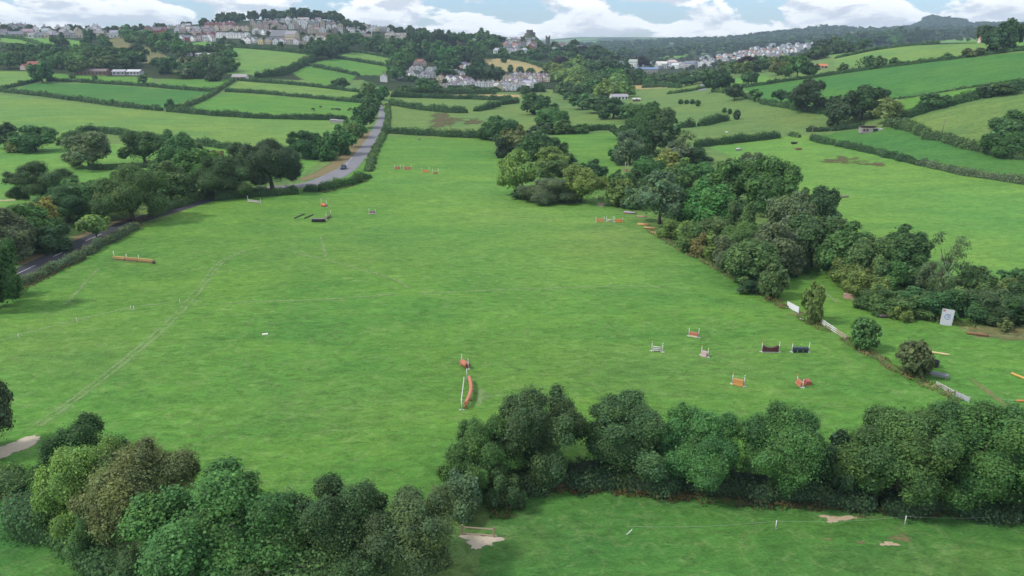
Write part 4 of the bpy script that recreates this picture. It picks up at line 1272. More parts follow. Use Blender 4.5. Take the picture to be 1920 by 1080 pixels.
fill('on the crest of the right hill', [(1500, 112), (1560, 102), (1640, 90), (1740, 80), (1740, 74), (1620, 82), (1530, 100)], 13, (22, 32), (.7, .95), ['dk', 'dk', 'md', 'bl'], ['oak', 'oak', 'tall'], GW, 16)


# everything too far and small to count: one mesh
def mass(items, leaves, leaf, seed):
    rg = random.Random(seed)
    P4 = [crown_arrays('oak', leaves, leaf, 900 + k) for k in range(4)]
    Vs, Qs, Ts, qv, qh, tv, th = [], [], [], [], [], [], []
    base = 0
    for (p, wd, h) in items:
        V, Q, T, var, hue = P4[rg.randrange(4)]
        a = rg.uniform(0, 6.28); ca_, sa_ = math.cos(a), math.sin(a)
        x = (V[:, 0] * ca_ - V[:, 1] * sa_) * wd + p.x; y = (V[:, 0] * sa_ + V[:, 1] * ca_) * wd + p.y
        Vs.append(np.stack([x, y, V[:, 2] * h + p.z - .04 * h], -1)); Qs.append(Q + base); Ts.append(T + base); base += len(V)
        k = rg.uniform(.75, 1.3); hh = rg.uniform(-.3, .35)
        qv.append(var[:len(Q)] * k); tv.append(var[len(Q):] * k)
        qh.append(np.clip(hue[:len(Q)] + hh, 0, 1)); th.append(np.clip(hue[len(Q):] + hh, 0, 1))
    return np.concatenate(Vs), np.concatenate(Qs), np.concatenate(Ts), np.concatenate(qv + tv), np.concatenate(qh + th)


def scatter(poly, n, hr, seed, wk=1.0, dens=None):
    rg = random.Random(seed); out_ = []
    xs = [p[0] for p in poly]; ys = [p[1] for p in poly]; k = 0
    while len(out_) < n and k < n * 40:
        k += 1
        x, y = rg.uniform(min(xs), max(xs)), rg.uniform(min(ys), max(ys))
        if not inside(poly, np.array([x]), np.array([y]))[0]: continue
        if dens and rg.random() > dens(x, y): continue
        p = at(x, y); h = rg.uniform(*hr)
        out_.append((p, h * rg.uniform(.8, 1.35) * wk, h))
    return out_


IT = []
IT += scatter([(-60, 60), (120, 58), (330, 52), (330, 58), (120, 63), (-60, 66)], 36, (7, 13), 1)
IT += scatter([(395, 44), (500, 34), (620, 37), (648, 44), (600, 40), (480, 38), (405, 46)], 40, (13, 22), 2)
IT += scatter([(325, 52), (400, 44), (410, 46), (330, 56)], 6, (8, 12), 3)
IT += scatter([(640, 48), (800, 67), (800, 72), (650, 54)], 30, (9, 16), 4)
IT += scatter([(800, 70), (900, 74), (990, 80), (990, 86), (900, 80), (800, 75)], 14, (7, 12), 5)
IT += scatter([(1000, 84), (1060, 90), (1120, 98), (1110, 104), (1010, 94)], 9, (7, 12), 6)
IT += scatter([(330, 60), (480, 50), (640, 46), (780, 68), (780, 84), (600, 82), (470, 84), (340, 80)], 46, (5, 9), 8)
IT += scatter([(780, 74), (940, 84), (1035, 92), (1030, 100), (930, 100), (790, 92)], 16, (5, 9), 9)
IT += scatter([(150, 96), (330, 92), (420, 84), (590, 88), (590, 100), (440, 88), (330, 112), (160, 108)], 40, (5, 10), 10)
IT += scatter([(0, 96), (60, 92), (160, 98), (160, 108), (0, 106)], 30, (5, 10), 11)
IT += scatter([(770, 118), (900, 118), (905, 130), (1030, 145), (1030, 165), (760, 160)], 16, (3, 6), 12)
IT += scatter([(1030, 135), (1200, 135), (1200, 150), (1040, 150)], 40, (8, 14), 13)
IT += scatter([(1200, 118), (1350, 108), (1500, 88), (1590, 78), (1600, 92), (1500, 116), (1340, 132), (1210, 134)], 90, (5, 9), 14)
IT += scatter([(1500, 112), (1620, 84), (1760, 72), (1900, 62), (1925, 74), (1880, 80), (1760, 78), (1640, 88), (1520, 116)], 90, (7, 15), 15)
IT += scatter([(1130, 108), (1230, 104), (1350, 96), (1420, 86), (1560, 74), (1600, 78), (1400, 108), (1230, 122), (1150, 116)], 150, (5, 10), 16)


def farwood(x, y):
    return 1.0 if math.sin(x / 37.0 + y * .5) + math.sin(x / 13.0 - y * .8) + math.sin(y * 1.1 + x / 61.0) > -.5 else .18


IT2 = scatter([(1080, 92), (1130, 86), (1250, 78), (1350, 76), (1450, 64), (1560, 54), (1620, 60), (1700, 53), (1750, 43), (1850, 50), (1930, 50), (1930, 66), (1700, 72), (1560, 84), (1480, 84), (1400, 94), (1300, 104), (1230, 108), (1130, 102)], 900, (12, 24), 17, 1.5, farwood)
for a_, b_, n_ in (((1075, 90), (1250, 78), 60), ((1250, 78), (1360, 76), 40), ((1360, 76), (1470, 63), 40), ((1470, 63), (1560, 54), 40), ((1560, 54), (1640, 61), 34), ((1640, 61), (1700, 53), 24), ((1700, 53), (1750, 43), 30), ((1750, 43), (1830, 46), 34), ((1830, 48), (1960, 50), 44)):
    for i in range(n_):
        t = i / n_
        p = at(a_[0] + (b_[0] - a_[0]) * t, a_[1] + (b_[1] - a_[1]) * t + 1.5); h = random.uniform(12, 26)
        IT2.append((p, h * random.uniform(1.0, 1.9), h))
for i in range(36):     # the wooded knoll on the right skyline
    t = i / 35
    p = at(1732 + 75 * t, 46); IT2.append((p, 40, random.uniform(28, 40) * (1.35 - .7 * abs(t - .25))))
a1 = mass(IT, 240, .14, 3); a2 = mass(IT2, 60, .26, 4)
off = len(a1[0])
nq1, nq2 = len(a1[1]), len(a2[1])
V = np.concatenate([a1[0], a2[0]]); Q = np.concatenate([a1[1], a2[1] + off]); T = np.concatenate([a1[2], a2[2] + off])
var = np.concatenate([a1[3][:nq1], a2[3][:nq2], a1[3][nq1:], a2[3][nq2:]]); hue = np.concatenate([a1[4][:nq1], a2[4][:nq2], a1[4][nq1:], a2[4][nq2:]])
tag(link('woodland', np_mesh('woodland', V, Q, T, [M['foliage']], attrs={'var': var, 'hue': hue}), color=(.066, .112, .042)), 'distant woodland scattered over the far slopes and between houses', kind='stuff')

# ------------------------------------------------------------------ houses
WC = {'w': ((.84, .83, .80), 'white'), 'c': ((.62, .55, .40), 'cream'), 'g': ((.46, .45, .45), 'grey'), 'b': ((.33, .13, .09), 'brick red'), 'p': ((.58, .45, .41), 'pinkish'), 's': ((.30, .27, .23), 'stone'), 'y': ((.68, .58, .30), 'yellow')}
RC = {'s': ((.20, .20, .23), 'slate'), 'l': ((.38, .38, .41), 'pale slate'), 'r': ((.34, .15, .10), 'red tiled'), 'b': ((.17, .12, .10), 'brown'), 'd': ((.07, .07, .08), 'dark'), 'v': ((.30, .25, .29), 'mauve slate'), 'u': ((.20, .27, .40), 'blue'), 'w': ((.62, .62, .62), 'white')}
HP = {}


def house_proto(kind):
    """meshes: wall, roof, chimney, with the size the kind has"""
    if kind in HP: return HP[kind]
    L, W, E, Rg = {'semi': (10, 7.5, 5.0, 7.8), 'bung': (11, 7.5, 2.7, 5.2), 'terr': (6.4, 8, 5.6, 8.2), 'gable': (7, 10, 5.2, 8.6), 'block': (18, 9, 7.5, 10.5), 'shed': (16, 7, 3.0, 4.6), 'long': (30, 10, 4.5, 6.5)}[kind]
    wall = MB()
    prof = [(-W / 2, -1.5), (W / 2, -1.5), (W / 2, E), (0, Rg - .12), (-W / 2, E)]
    wall.prism(prof, -L / 2, L / 2, 0)
    n = max(2, int(L / 3.2)); fl = max(1, int(E / 2.6))
    for s in (-1, 1):
        for i in range(n):
            for f in range(fl):
                y = -L / 2 + L * (i + .5) / n
                if f == 0 and i == n // 2: wall.box((s * (W / 2 + .02), y, 1.05), (.08, 1.0, 2.1), 0, 1)
                else: wall.box((s * (W / 2 + .02), y, 1.4 + 2.65 * f), (.08, 1.25, 1.25), 0, 1)
        for f in range(fl):
            for x in (-W * .22, W * .22): wall.box((x, s * (L / 2 + .02), 1.4 + 2.65 * f), (1.1, .08, 1.25), 0, 1)
    wm = wall.mesh('wall', [M['wall'], M['glass']])
    ro = MB(); ov = .35; t = .22
    sl = (Rg - E) / (W / 2)
    for s in (-1, 1):
        x1 = s * (W / 2 + ov); z1 = E - ov * sl
        ro.prism([(0, Rg), (x1, z1), (x1, z1 + t), (0, Rg + t)], -L / 2 - ov, L / 2 + ov, 0)
    rm = ro.mesh('roof', M['roof'])
    ch = MB()
    ys = [-L / 2 + .6] if kind in ('terr', 'bung', 'gable') else [-L / 2 + .6, L / 2 - .6] if kind in ('semi', 'block') else []
    ch.box((0, 0, Rg + .5), (.75, .6, 1.8), 0, 0)
    for d in (-.18, .18): ch.tube([(d, 0, Rg + 1.3), (d, 0, Rg + 1.85)], .11, 6, 0)
    HP[kind] = (wm, rm, (ch.mesh('chimney', M['wall']), ys))
    return HP[kind]


def house(kind, px, py, rz, wc, rc, label, group, s=1.0, name='house', p=None):
    p = p or at(px, py)
    wm, rm, cm = house_proto(kind)
    root = empty(name, p, rz, label, 'bungalow' if name == 'bungalow' else 'outbuilding' if name == 'outbuilding' else 'house', group)
    root.scale = (s, s, s)
    j = random.uniform(.88, 1.1)
    link('wall', wm, root, color=[c * j for c in WC[wc][0]])
    r_ = link('roof', rm, root, color=[c * random.uniform(.85, 1.15) for c in RC[rc][0]])
    for y in cm[1]: link('chimney', cm[0], r_, (0, y, 0), (.26, .16, .12))
    return root


FAR = []
KN = {'semi': 'house', 'bung': 'bungalow', 'terr': 'terraced_house', 'gable': 'gabled_house', 'block': 'large_house', 'shed': 'outbuilding', 'long': 'long_building'}
KW = {'semi': 'house', 'bung': 'bungalow', 'terr': 'terraced house', 'gable': 'gable fronted house', 'block': 'large house', 'shed': 'outbuilding', 'long': 'long building'}


def row(phrase, a, b, n, kinds, walls, roofs, seed, jitter=1.0, ang=None, s=1.0, group='town houses', jy=.7, far=False):
    """a street of houses from pixel a to pixel b; each house faces the street"""
    rg = random.Random(seed)
    A, B = at(*a), at(*b)
    base = math.atan2(B.y - A.y, B.x - A.x) + math.pi / 2
    L = []
    for i in range(n):
        t = (i + .5) / n + rg.uniform(-.2, .2) * jitter / n
        px, py = a[0] + (b[0] - a[0]) * t, a[1] + (b[1] - a[1]) * t + rg.uniform(-jy, jy) * jitter
        k = rg.choice(kinds)
        rz = (base if ang is None else ang) + math.pi / 2 + (rg.choice((0, 0, 0, math.pi / 2)) if jitter > .6 and k not in ('terr',) else 0) + rg.uniform(-.25, .25) * jitter
        L.append((px, py, k, rz, rg.choice(walls), rg.choice(roofs)))
    if far:             # too far and small to tell apart: kept for the one mass of distant houses
        FAR.extend((at(h[0], h[1]), h[2], h[3], h[5], s * rg.uniform(.95, 1.15)) for h in L)
        return
    cnt = {}
    for h in L: cnt.setdefault((h[2], h[4], h[5]), []).append(h)
    for v in cnt.values(): v.sort()
    for h in L:
        key = (h[2], h[4], h[5]); o = ordinal(cnt[key].index(h), len(cnt[key]))
        lab = f'{WC[h[4]][1]} {KW[h[2]]}, {RC[h[5]][1]} roof, {phrase}' + (f', {o}' if o else '')
        house(h[2], h[0], h[1], h[3], h[4], h[5], lab, group, s * 1.05 * rg.uniform(.92, 1.1), KN[h[2]])


random.seed(21)
row('at the far left hilltop', (-10, 58), (52, 57), 8, ['terr'], 'wgg', 'sl', 1, .3, s=1.25)
row('below the far left hilltop', (2, 69), (58, 68), 6, ['semi', 'bung'], 'gws', 'sv', 2, s=1.25)
row('along the estate edge', (62, 71), (195, 70), 13, ['semi', 'bung', 'bung'], 'wccg', 'slv', 3, s=1.25)
row('behind the estate edge', (84, 66), (192, 64), 8, ['bung', 'semi'], 'wcw', 'lsl', 4, s=1.25)
row('between estate and school', (198, 70), (268, 70), 6, ['semi', 'bung'], 'wcg', 'slv', 70, s=1.15)
row('on the hilltop behind the estate', (60, 60), (250, 58), 10, ['semi', 'bung'], 'wwg', 'sl', 71, s=1.15)
row('on the skyline near the school', (300, 54), (360, 52), 6, ['semi', 'bung'], 'wcg', 'sl', 5)
row('in the brick terrace', (386, 51), (440, 50), 7, ['terr'], 'bp', 'vs', 6, .2)
row('in the pink terrace', (396, 57), (468, 58), 9, ['terr'], 'pc', 'vb', 7, .2)
row('in the street left of the pink terrace', (330, 60), (404, 60), 8, ['semi', 'gable'], 'wpg', 'lsv', 8)
row('in the brick villas', (360, 68), (406, 69), 5, ['gable', 'semi'], 'bbp', 'vl', 9, .5)
row('in the white terrace', (409, 71), (466, 72), 10, ['terr'], 'w', 'sl', 10, .15)
row('above the hillside trees', (328, 75), (402, 78), 7, ['semi', 'gable'], 'wpb', 'sv', 11)
row('below the white terrace', (458, 80), (482, 81), 3, ['semi'], 'w', 's', 12)
row('under the ridge trees', (512, 41), (604, 42), 8, ['bung', 'semi'], 'gww', 'lsl', 13)
row('in the top street', (470, 47), (632, 47), 15, ['terr', 'semi'], 'wcpg', 'lsv', 14, .5)
row('in the second street', (472, 54), (645, 54), 15, ['terr', 'semi'], 'wcpp', 'lsvv', 15, .5)
row('in the third street', (560, 62), (642, 62), 8, ['semi', 'gable'], 'wsc', 'lsv', 16)
row('beside the grey church', (476, 63), (514, 66), 4, ['semi'], 'wg', 'ls', 17)
row('in the villas above the strips', (572, 78), (652, 77), 8, ['semi', 'gable', 'block'], 'wwc', 'sb', 18)
row('below the grey church', (484, 82), (575, 83), 7, ['semi', 'bung'], 'wcy', 'sv', 19)
row('on the right of the ridge', (645, 53), (770, 63), 13, ['bung', 'semi'], 'wwcg', 'sl', 20)
row('in the white group below the ridge', (655, 60), (700, 63), 4, ['bung', 'semi'], 'w', 's', 21)
row('along the wooded ridge', (780, 74), (900, 79), 8, ['semi', 'bung'], 'wgp', 'sl', 22)
row('under the castle mound', (932, 80), (1012, 80), 9, ['terr', 'semi'], 'wwcp', 'sl', 23, .6)
row('in the second street under the castle', (942, 86), (1006, 88), 7, ['semi', 'gable'], 'wgs', 'slb', 24)
row('in the third street under the castle', (944, 94), (1000, 97), 6, ['block', 'semi'], 'wgb', 'lsr', 25)
row('in the row above the yellow field', (928, 103), (988, 101), 7, ['terr'], 'w', 'ls', 26, .2)
row('on the ridge right of the church tower', (1042, 90), (1110, 97), 7, ['semi', 'gable'], 'wcy', 'sb', 27)
row('on the castle slope', (1040, 98), (1062, 112), 3, ['semi'], 'wc', 's', 28)
GV = 'village houses'
row('along the village street', (768, 144), (812, 146), 5, ['gable', 'semi'], 'w', 'ds', 29, s=.80, group=GV)
row('at the top of the village street', (776, 122), (800, 124), 3, ['semi'], 'pb', 'rv', 30, s=.80, group=GV)
row('beside the village street', (772, 134), (792, 136), 3, ['gable'], 'w', 's', 31, s=.80, group=GV)
row('in the middle of the village', (804, 138), (818, 137), 2, ['gable'], 'wc', 'sb', 32, s=.80, group=GV)
row('behind the tall hedgerow', (812, 164), (868, 163), 5, ['semi', 'semi', 'bung'], 'wwc', 'bs', 33, s=.80, group=GV)
row('in the upper village', (848, 140), (876, 150), 5, ['semi', 'gable'], 'wgp', 'sl', 34, s=.80, group=GV)
row('under the big village trees', (866, 126), (884, 130), 3, ['semi'], 'wp', 's', 35, s=.80, group=GV)
row('in the village row before the trees', (893, 163), (956, 163), 7, ['semi', 'terr'], 'wwy', 'bs', 36, .5, s=.80, group=GV)
row('under the yellow field', (945, 150), (1032, 153), 11, ['terr', 'semi'], 'wcp', 'vs', 37, .5, s=.80, group=GV)
row('in the lower right of the village', (948, 158), (1008, 162), 7, ['semi', 'gable'], 'wwc', 'sv', 38, s=.80, group=GV)
row('at the foot of the village', (928, 170), (998, 168), 5, ['semi', 'gable', 'block'], 'wwc', 'ls', 39, s=.80, group=GV)
row('under the middle village trees', (822, 152), (884, 157), 5, ['semi', 'gable'], 'wwpc', 'sb', 60, s=.80, group=GV)
row('left of the big village trees', (846, 160), (890, 157), 4, ['semi', 'bung'], 'wwg', 'sv', 61, s=.80, group=GV)
row('across the foot of the yellow field', (962, 146), (1032, 148), 8, ['terr', 'semi'], 'wwp', 'vs', 62, .4, s=.80, group=GV)
row('right of the big village trees', (940, 165), (1012, 166), 6, ['semi', 'terr'], 'wcw', 'sb', 63, s=.80, group=GV)
GF = 'houses of the far valley town'
row('in the white row across the valley', (1230, 127), (1300, 127), 9, ['semi', 'block', 'shed'], 'wwg', 'lsw', 40, s=1.2, group=GF, jy=2.5)
row('right of the white row across the valley', (1296, 124), (1340, 122), 6, ['semi', 'block'], 'wcw', 'lb', 41, s=1.2, group=GF, jy=2.5)
row('lowest on the far valley hillside', (1312, 114), (1400, 110), 10, ['semi', 'bung'], 'wwcp', 'sb', 42, s=1.2, group=GF, jy=2.5, far=True)
row('second up the far valley hillside', (1345, 108), (1475, 107), 14, ['semi', 'gable'], 'wwwp', 'slr', 43, s=1.2, group=GF, jy=2.5, far=True)
row('third up the far valley hillside', (1385, 101), (1500, 100), 13, ['semi', 'gable'], 'wwwp', 'slr', 44, s=1.2, group=GF, jy=2.5, far=True)
row('fourth up the far valley hillside', (1405, 95), (1520, 94), 11, ['semi', 'block'], 'wwcp', 'sl', 45, s=1.2, group=GF, jy=2.5, far=True)
row('fifth up the far valley hillside', (1430, 88), (1560, 87), 9, ['semi', 'gable'], 'wwg', 'sl', 46, s=1.2, group=GF, jy=2.5, far=True)
row('highest on the far valley hillside', (1500, 80), (1578, 79), 9, ['semi', 'block'], 'www', 'sl', 47, s=1.2, group=GF, jy=2.5, far=True)
row('by the woods under the far church', (1520, 98), (1585, 92), 5, ['semi'], 'ww', 's', 48, s=1.2, group=GF, jy=2.5, far=True)

row('scattered right of the valley town', (1500, 88), (1600, 80), 8, ['semi', 'gable'], 'wwg', 'sl', 72, s=1.2, group=GF, jy=3, far=True)
row('scattered low by the lane bend woods', (1395, 117), (1470, 112), 6, ['semi', 'bung'], 'wwc', 'sb', 73, s=1.2, group=GF, jy=2.5)
row('among the trees left of the valley row', (1150, 128), (1225, 122), 5, ['semi', 'bung'], 'wwg', 'sl', 74, s=1.2, group=GF, jy=2.5)


bm = bmesh.new()
for p_, k_, rz_, rc_, s_ in FAR:
    wm, rm, _c = house_proto(k_)
    T_ = Matrix.Translation(p_) @ Matrix.Rotation(rz_, 4, 'Z') @ Matrix.Scale(s_, 4)
    for me_, mi in ((wm, 0), (rm, 3 if rc_ in 'rb' else 2)):
        nv, nf = len(bm.verts), len(bm.faces)
        bm.from_mesh(me_)
        bm.verts.ensure_lookup_table(); bm.faces.ensure_lookup_table()
        for v in bm.verts[nv:]: v.co = T_ @ v.co
        for f in bm.faces[nf:]: f.material_index = mi + (f.material_index if mi == 0 else 0)
me_ = bpy.data.meshes.new('distant_houses'); bm.to_mesh(me_); bm.free()
for m_ in (M['wall'], M['glass'], plain('far_slate', (.24, .24, .27), .75, .2, .05), plain('far_tile', (.32, .17, .12), .75, .2, .05)): me_.materials.append(m_)
tag(link('distant_houses', me_, color=(.80, .79, .76)), 'small white houses spread over the far valley hillside', kind='stuff')

# ---- buildings one can pick out
def building(name, px, py, rz, parts, label, cat, group=None):
    p = at(px, py)
    root = empty(name, p, rz, label, cat, group)
    return root


def gabled(root, x, y, L, W, E, Rg, wc, rc, along='x', win=(4, 2), chim=(), wall='wall', roof='roof'):
    """one wing of a building as parts of root: wall, roof (> chimney), windows"""
    rot = 0 if along == 'y' else math.pi / 2
    m = Matrix.Translation((x, y, 0)) @ Matrix.Rotation(rot, 4, 'Z')

    def put(o): o.matrix_local = m; return o
    mb = MB(); mb.prism([(-W / 2, -2), (W / 2, -2), (W / 2, E), (0, Rg - .12), (-W / 2, E)], -L / 2, L / 2)
    put(mb.build(wall, M['wall'], root, color=wc))
    ro = MB(); sl = (Rg - E) / (W / 2)
    for s in (-1, 1):
        x1 = s * (W / 2 + .35); z1 = E - .35 * sl
        ro.prism([(0, Rg), (x1, z1), (x1, z1 + .25), (0, Rg + .25)], -L / 2 - .35, L / 2 + .35)
    r_ = put(ro.build(roof, M['roof'], root, color=rc))
    for cy in chim:
        c = MB(); c.box((0, cy, Rg + .6), (.9, .8, 2.2)); c.tube([(0, cy, Rg + 1.7), (0, cy, Rg + 2.1)], .14, 6)
        c.build('chimney', M['wall'], r_, color=(.3, .17, .12))
    n, f = win
    for s in (-1, 1):
        for i in range(n):
            for k in range(f):
                o = MB().box((s * (W / 2 + .03), -L / 2 + L * (i + .5) / n, 1.5 + k * (E - .6) / f), (.1, min(1.3, L / n * .5), 1.5)).build('window', M['glass'], root)
                put(o)


b_ = empty('school', at(292, 70), R(8), 'large brick red gabled school building at the left end of the town', 'school')
gabled(b_, -9, 0, 12, 12, 11, 17, (.42, .24, .20), (.16, .13, .15), 'y', (4, 3))
gabled(b_, 6, 3, 22, 12, 10, 15, (.40, .10, .07), (.17, .14, .16), 'x', (6, 3), (-8, 0, 8))
gabled(b_, 14, -2, 9, 9, 9, 14, (.42, .11, .08), (.17, .14, .16), 'y', (2, 3))
b_ = empty('hall', at(258, 56), R(2), 'long low white flat hall on the skyline beside the school', 'hall')
gabled(b_, 0, 0, 44, 12, 4.5, 6, (.78, .78, .76), (.50, .50, .50), 'x', (9, 1))
b_ = empty('church', at(536, 78), R(-12), 'big grey slate roofed church with a cream gabled wing among the town houses', 'church')
gabled(b_, -8, 0, 26, 13, 8, 16, (.33, .32, .31), (.20, .20, .22), 'x', (5, 1))
gabled(b_, 12, -2, 16, 14, 10, 15, (.60, .52, .36), (.30, .29, .31), 'x', (5, 2))
gabled(b_, -10, 10, 18, 11, 8, 14, (.35, .33, .32), (.26, .26, .28), 'y', (3, 1))
b_ = empty('institution', at(683, 78), R(0), 'long grey institution building with brown roof and rows of windows', 'building')
gabled(b_, 0, 0, 26, 12, 7, 11, (.38, .33, .30), (.17, .14, .15), 'x', (9, 2), (-8, 8))
b_ = empty('mansion', at(737, 74), R(0), 'white mansion with a tall central gable above the wooded bank', 'mansion')
gabled(b_, 0, 0, 24, 11, 7, 10, (.66, .60, .50), (.28, .25, .25), 'x', (8, 2), (-10, 10))
gabled(b_, 0, -3, 10, 7, 9.5, 14, (.70, .65, .55), (.28, .25, .25), 'y', (2, 2))
b_ = empty('villa', at(759, 78), R(10), 'cream white villa with steep roof right of the mansion', 'villa')
gabled(b_, 0, 0, 12, 10, 9, 13, (.72, .66, .52), (.30, .28, .28), 'x', (4, 2), (-5, 5))
gabled(b_, -3, -4, 8, 6, 9, 12.5, (.74, .68, .55), (.30, .28, .28), 'y', (2, 2))
b_ = empty('warehouse', at(857, 80), R(0), 'brick red warehouse behind dark trees on the ridge', 'warehouse')
gabled(b_, 0, 0, 15, 12, 9, 12, (.36, .11, .09), (.25, .22, .24), 'x', (5, 2))
b_ = empty('roadside_house', at(720, 153), R(4), 'plain white house alone at the top of the lane', 'house')
gabled(b_, 0, 0, 8, 7, 5.5, 8.2, (.80, .79, .76), (.22, .20, .20), 'y', (2, 2), (3,))
b_ = empty('cottage', at(305, 92), R(-15), 'white cottage with grey roof alone on the bank under the school', 'cottage')
gabled(b_, 0, 0, 12, 8, 5, 8, (.82, .81, .78), (.25, .25, .25), 'y', (3, 2), (5,))
b_ = empty('garage', at(352, 105), R(0), 'low white outbuilding behind trees left of the pale hillside field', 'outbuilding')
gabled(b_, 0, 0, 10, 6, 2.6, 3.6, (.78, .77, .75), (.5, .5, .5), 'x', (3, 1))
b_ = empty('stable', at(385, 106), R(-8), 'long pale stable roof between the trees by the pale hillside field', 'stable')
gabled(b_, 0, 0, 22, 6, 2.6, 3.8, (.6, .58, .55), (.45, .45, .45), 'x', (6, 1))
b_ = empty('farmhouse', at(68, 130), R(-10), 'red roofed farmhouse with a pale chimney at the left wood', 'farmhouse')
gabled(b_, 0, 0, 15, 8, 4, 7.5, (.45, .28, .24), (.26, .09, .07), 'x', (5, 1), (-7,))
gabled(b_, -8, -4, 8, 6, 3, 5, (.55, .42, .38), (.28, .10, .08), 'y', (2, 1))
b_ = empty('barn', at(176, 140), R(-3), 'long low brown barn beside the left fields', 'barn')
gabled(b_, 0, 0, 30, 9, 3.2, 5.2, (.20, .13, .10), (.19, .15, .14), 'x', (8, 1))
b_ = empty('farm_shed', at(226, 140), R(2), 'pale grey farm shed left of the white roofed one', 'shed')
gabled(b_, 0, 0, 12, 8, 3, 4.6, (.45, .44, .45), (.42, .42, .45), 'x', (3, 1))
b_ = empty('farm_shed', at(254, 140), R(-4), 'white roofed farm shed with dark doors by the hedge', 'shed')
gabled(b_, 0, 0, 13, 8, 3.0, 4.6, (.50, .50, .51), (.58, .58, .60), 'x', (4, 1))
b_ = empty('bungalow', at(451, 150), R(0), 'small white bungalow at the top of the climbing hedge', 'bungalow')
gabled(b_, 0, 0, 13, 8, 2.8, 5, (.65, .62, .60), (.35, .32, .33), 'x', (4, 1))
b_ = empty('farmhouse', at(1160, 187), R(6), 'white farmhouse with slate roof below the valley wood', 'farmhouse')
gabled(b_, 0, 0, 14, 6, 2.6, 4.4, (.78, .76, .74), (.36, .35, .38), 'x', (5, 1), (-6, 6))
b_ = empty('field_shelter', at(1193, 190), R(0), 'small low shelter with a pale roof right of the white farmhouse', 'shelter')
gabled(b_, 0, 0, 5.5, 3.5, 1.7, 2.3, (.20, .15, .12), (.60, .57, .54), 'x', (1, 1))
b_ = empty('factory', at(1211, 137), R(0), 'blue roofed factory on the valley floor', 'factory')
gabled(b_, 0, 0, 28, 16, 5, 7, (.45, .42, .38), (.17, .24, .38), 'x', (8, 1))
b_ = empty('cottage', at(1303, 154), R(-6), 'white cottage with pale roof beside the valley wood', 'cottage')
gabled(b_, 0, 0, 9, 6, 3.6, 5.8, (.78, .77, .75), (.50, .48, .48), 'x', (3, 1))
b_ = empty('farmhouse', at(1540, 129), R(-4), 'low farmhouse with an orange red tiled roof on the right hill', 'farmhouse')
gabled(b_, 0, 0, 8, 5, 2.2, 3.6, (.50, .42, .36), (.52, .20, .11), 'x', (3, 1))
gabled(b_, -9, 2, 9, 5, 2.4, 3.6, (.45, .40, .36), (.25, .23, .23), 'x', (2, 1))
b_ = empty('farmhouse', at(1842, 80), R(-4), 'pinkish house with red roof beside the crest tree', 'house')
gabled(b_, 0, 0, 6.5, 5, 3.0, 4.8, (.70, .52, .46), (.42, .14, .09), 'x', (2, 1), (2.5,))
b_ = empty('white_house', at(1482, 128), R(10), 'white gabled house among the woods right of the lane bend', 'house')
gabled(b_, 0, 0, 7, 6, 4.0, 6.8, (.80, .79, .76), (.25, .23, .23), 'y', (2, 1))

# far church with a pale tower
t = empty('church', at(1596, 76), R(15), 'distant pale stone church tower over the valley town', 'church')
mb = MB(); mb.box((0, 0, 10), (8, 8, 28))
mb.build('tower', M['wall'], t, color=(.42, .38, .35))
mb = MB()
for k in range(4):
    for dx, dy in ((-3.4, -3.4), (3.4, -3.4), (3.4, 3.4), (-3.4, 3.4)): mb.box((dx, dy, 25), (1.2, 1.2, 3.2 + .001 * k)) if k == 0 else None
mb.build('battlement', M['wall'], t, color=(.40, .36, .33))
gabled(t, 17, 0, 24, 11, 7, 12, (.40, .36, .33), (.25, .24, .26), 'x', (5, 1), wall='nave', roof='nave_roof')

# the castle: a ruined round keep on its mound
c0 = at(993, 79)
mb = MB()
prof = [(0, 11.0), (8, 10.9), (10.5, 10.4), (14, 7.5), (19, 3.5), (24, 0), (34, -8)]
n = 28; rings = []
for r_, z in prof[1:]:
    rings.append([mb.bm.verts.new((r_ * math.cos(6.2832 * k / n) * (1 + .05 * math.sin(3 * k)), r_ * math.sin(6.2832 * k / n) * (1 + .05 * math.cos(2 * k)), z)) for k in range(n)])
mb.bm.faces.new(rings[0])
for a_, q_ in zip(rings, rings[1:]):
    for k in range(n): mb.bm.faces.new((a_[k], a_[(k + 1) % n], q_[(k + 1) % n], q_[k]))
tag(mb.build('castle_mound', plain('mound_grass', (.055, .085, .035), .95, .3, .15), None, c0), kind='structure')
cs = empty('castle', c0 + Vector((0, 0, 10.8)), 0, 'dark stone round ruined castle keep crowning the mound', 'castle')


def drum(name, r0, r1, h, notch, seed, thick=2.2):
    rg = random.Random(seed); mb = MB(); n = 32
    for k in range(n):
        a = 6.2832 * (k + .5) / n; hh = h - notch * rg.random() * (1 if k % 3 else .2)
        w_ = 2 * math.pi * r0 / n * 1.04
        mb.box((r0 * math.cos(a), r0 * math.sin(a), hh / 2), (thick, w_, hh), a)
    mb.build(name, M['stone'], cs)


drum('shell_wall', 8.0, 0, 4.0, 1.2, 1)
drum('inner_tower', 4.9, 0, 10.0, 1.6, 2)
MB().box((7.6, -2.6, 2.6), (4, 3, 6), .4).build('gate_stump', M['stone'], cs)
t = empty('church', at(1027, 88), R(10), 'dark stone church tower right of the castle mound', 'church')
MB().box((0, 0, 6), (6.5, 6.5, 20)).build('tower', M['stone'], t)
mb = MB()
for dx, dy in ((-2.8, -2.8), (2.8, -2.8), (2.8, 2.8), (-2.8, 2.8)): mb.box((dx, dy, 17), (1, 1, 2.6))
mb.build('pinnacles', M['stone'], t)
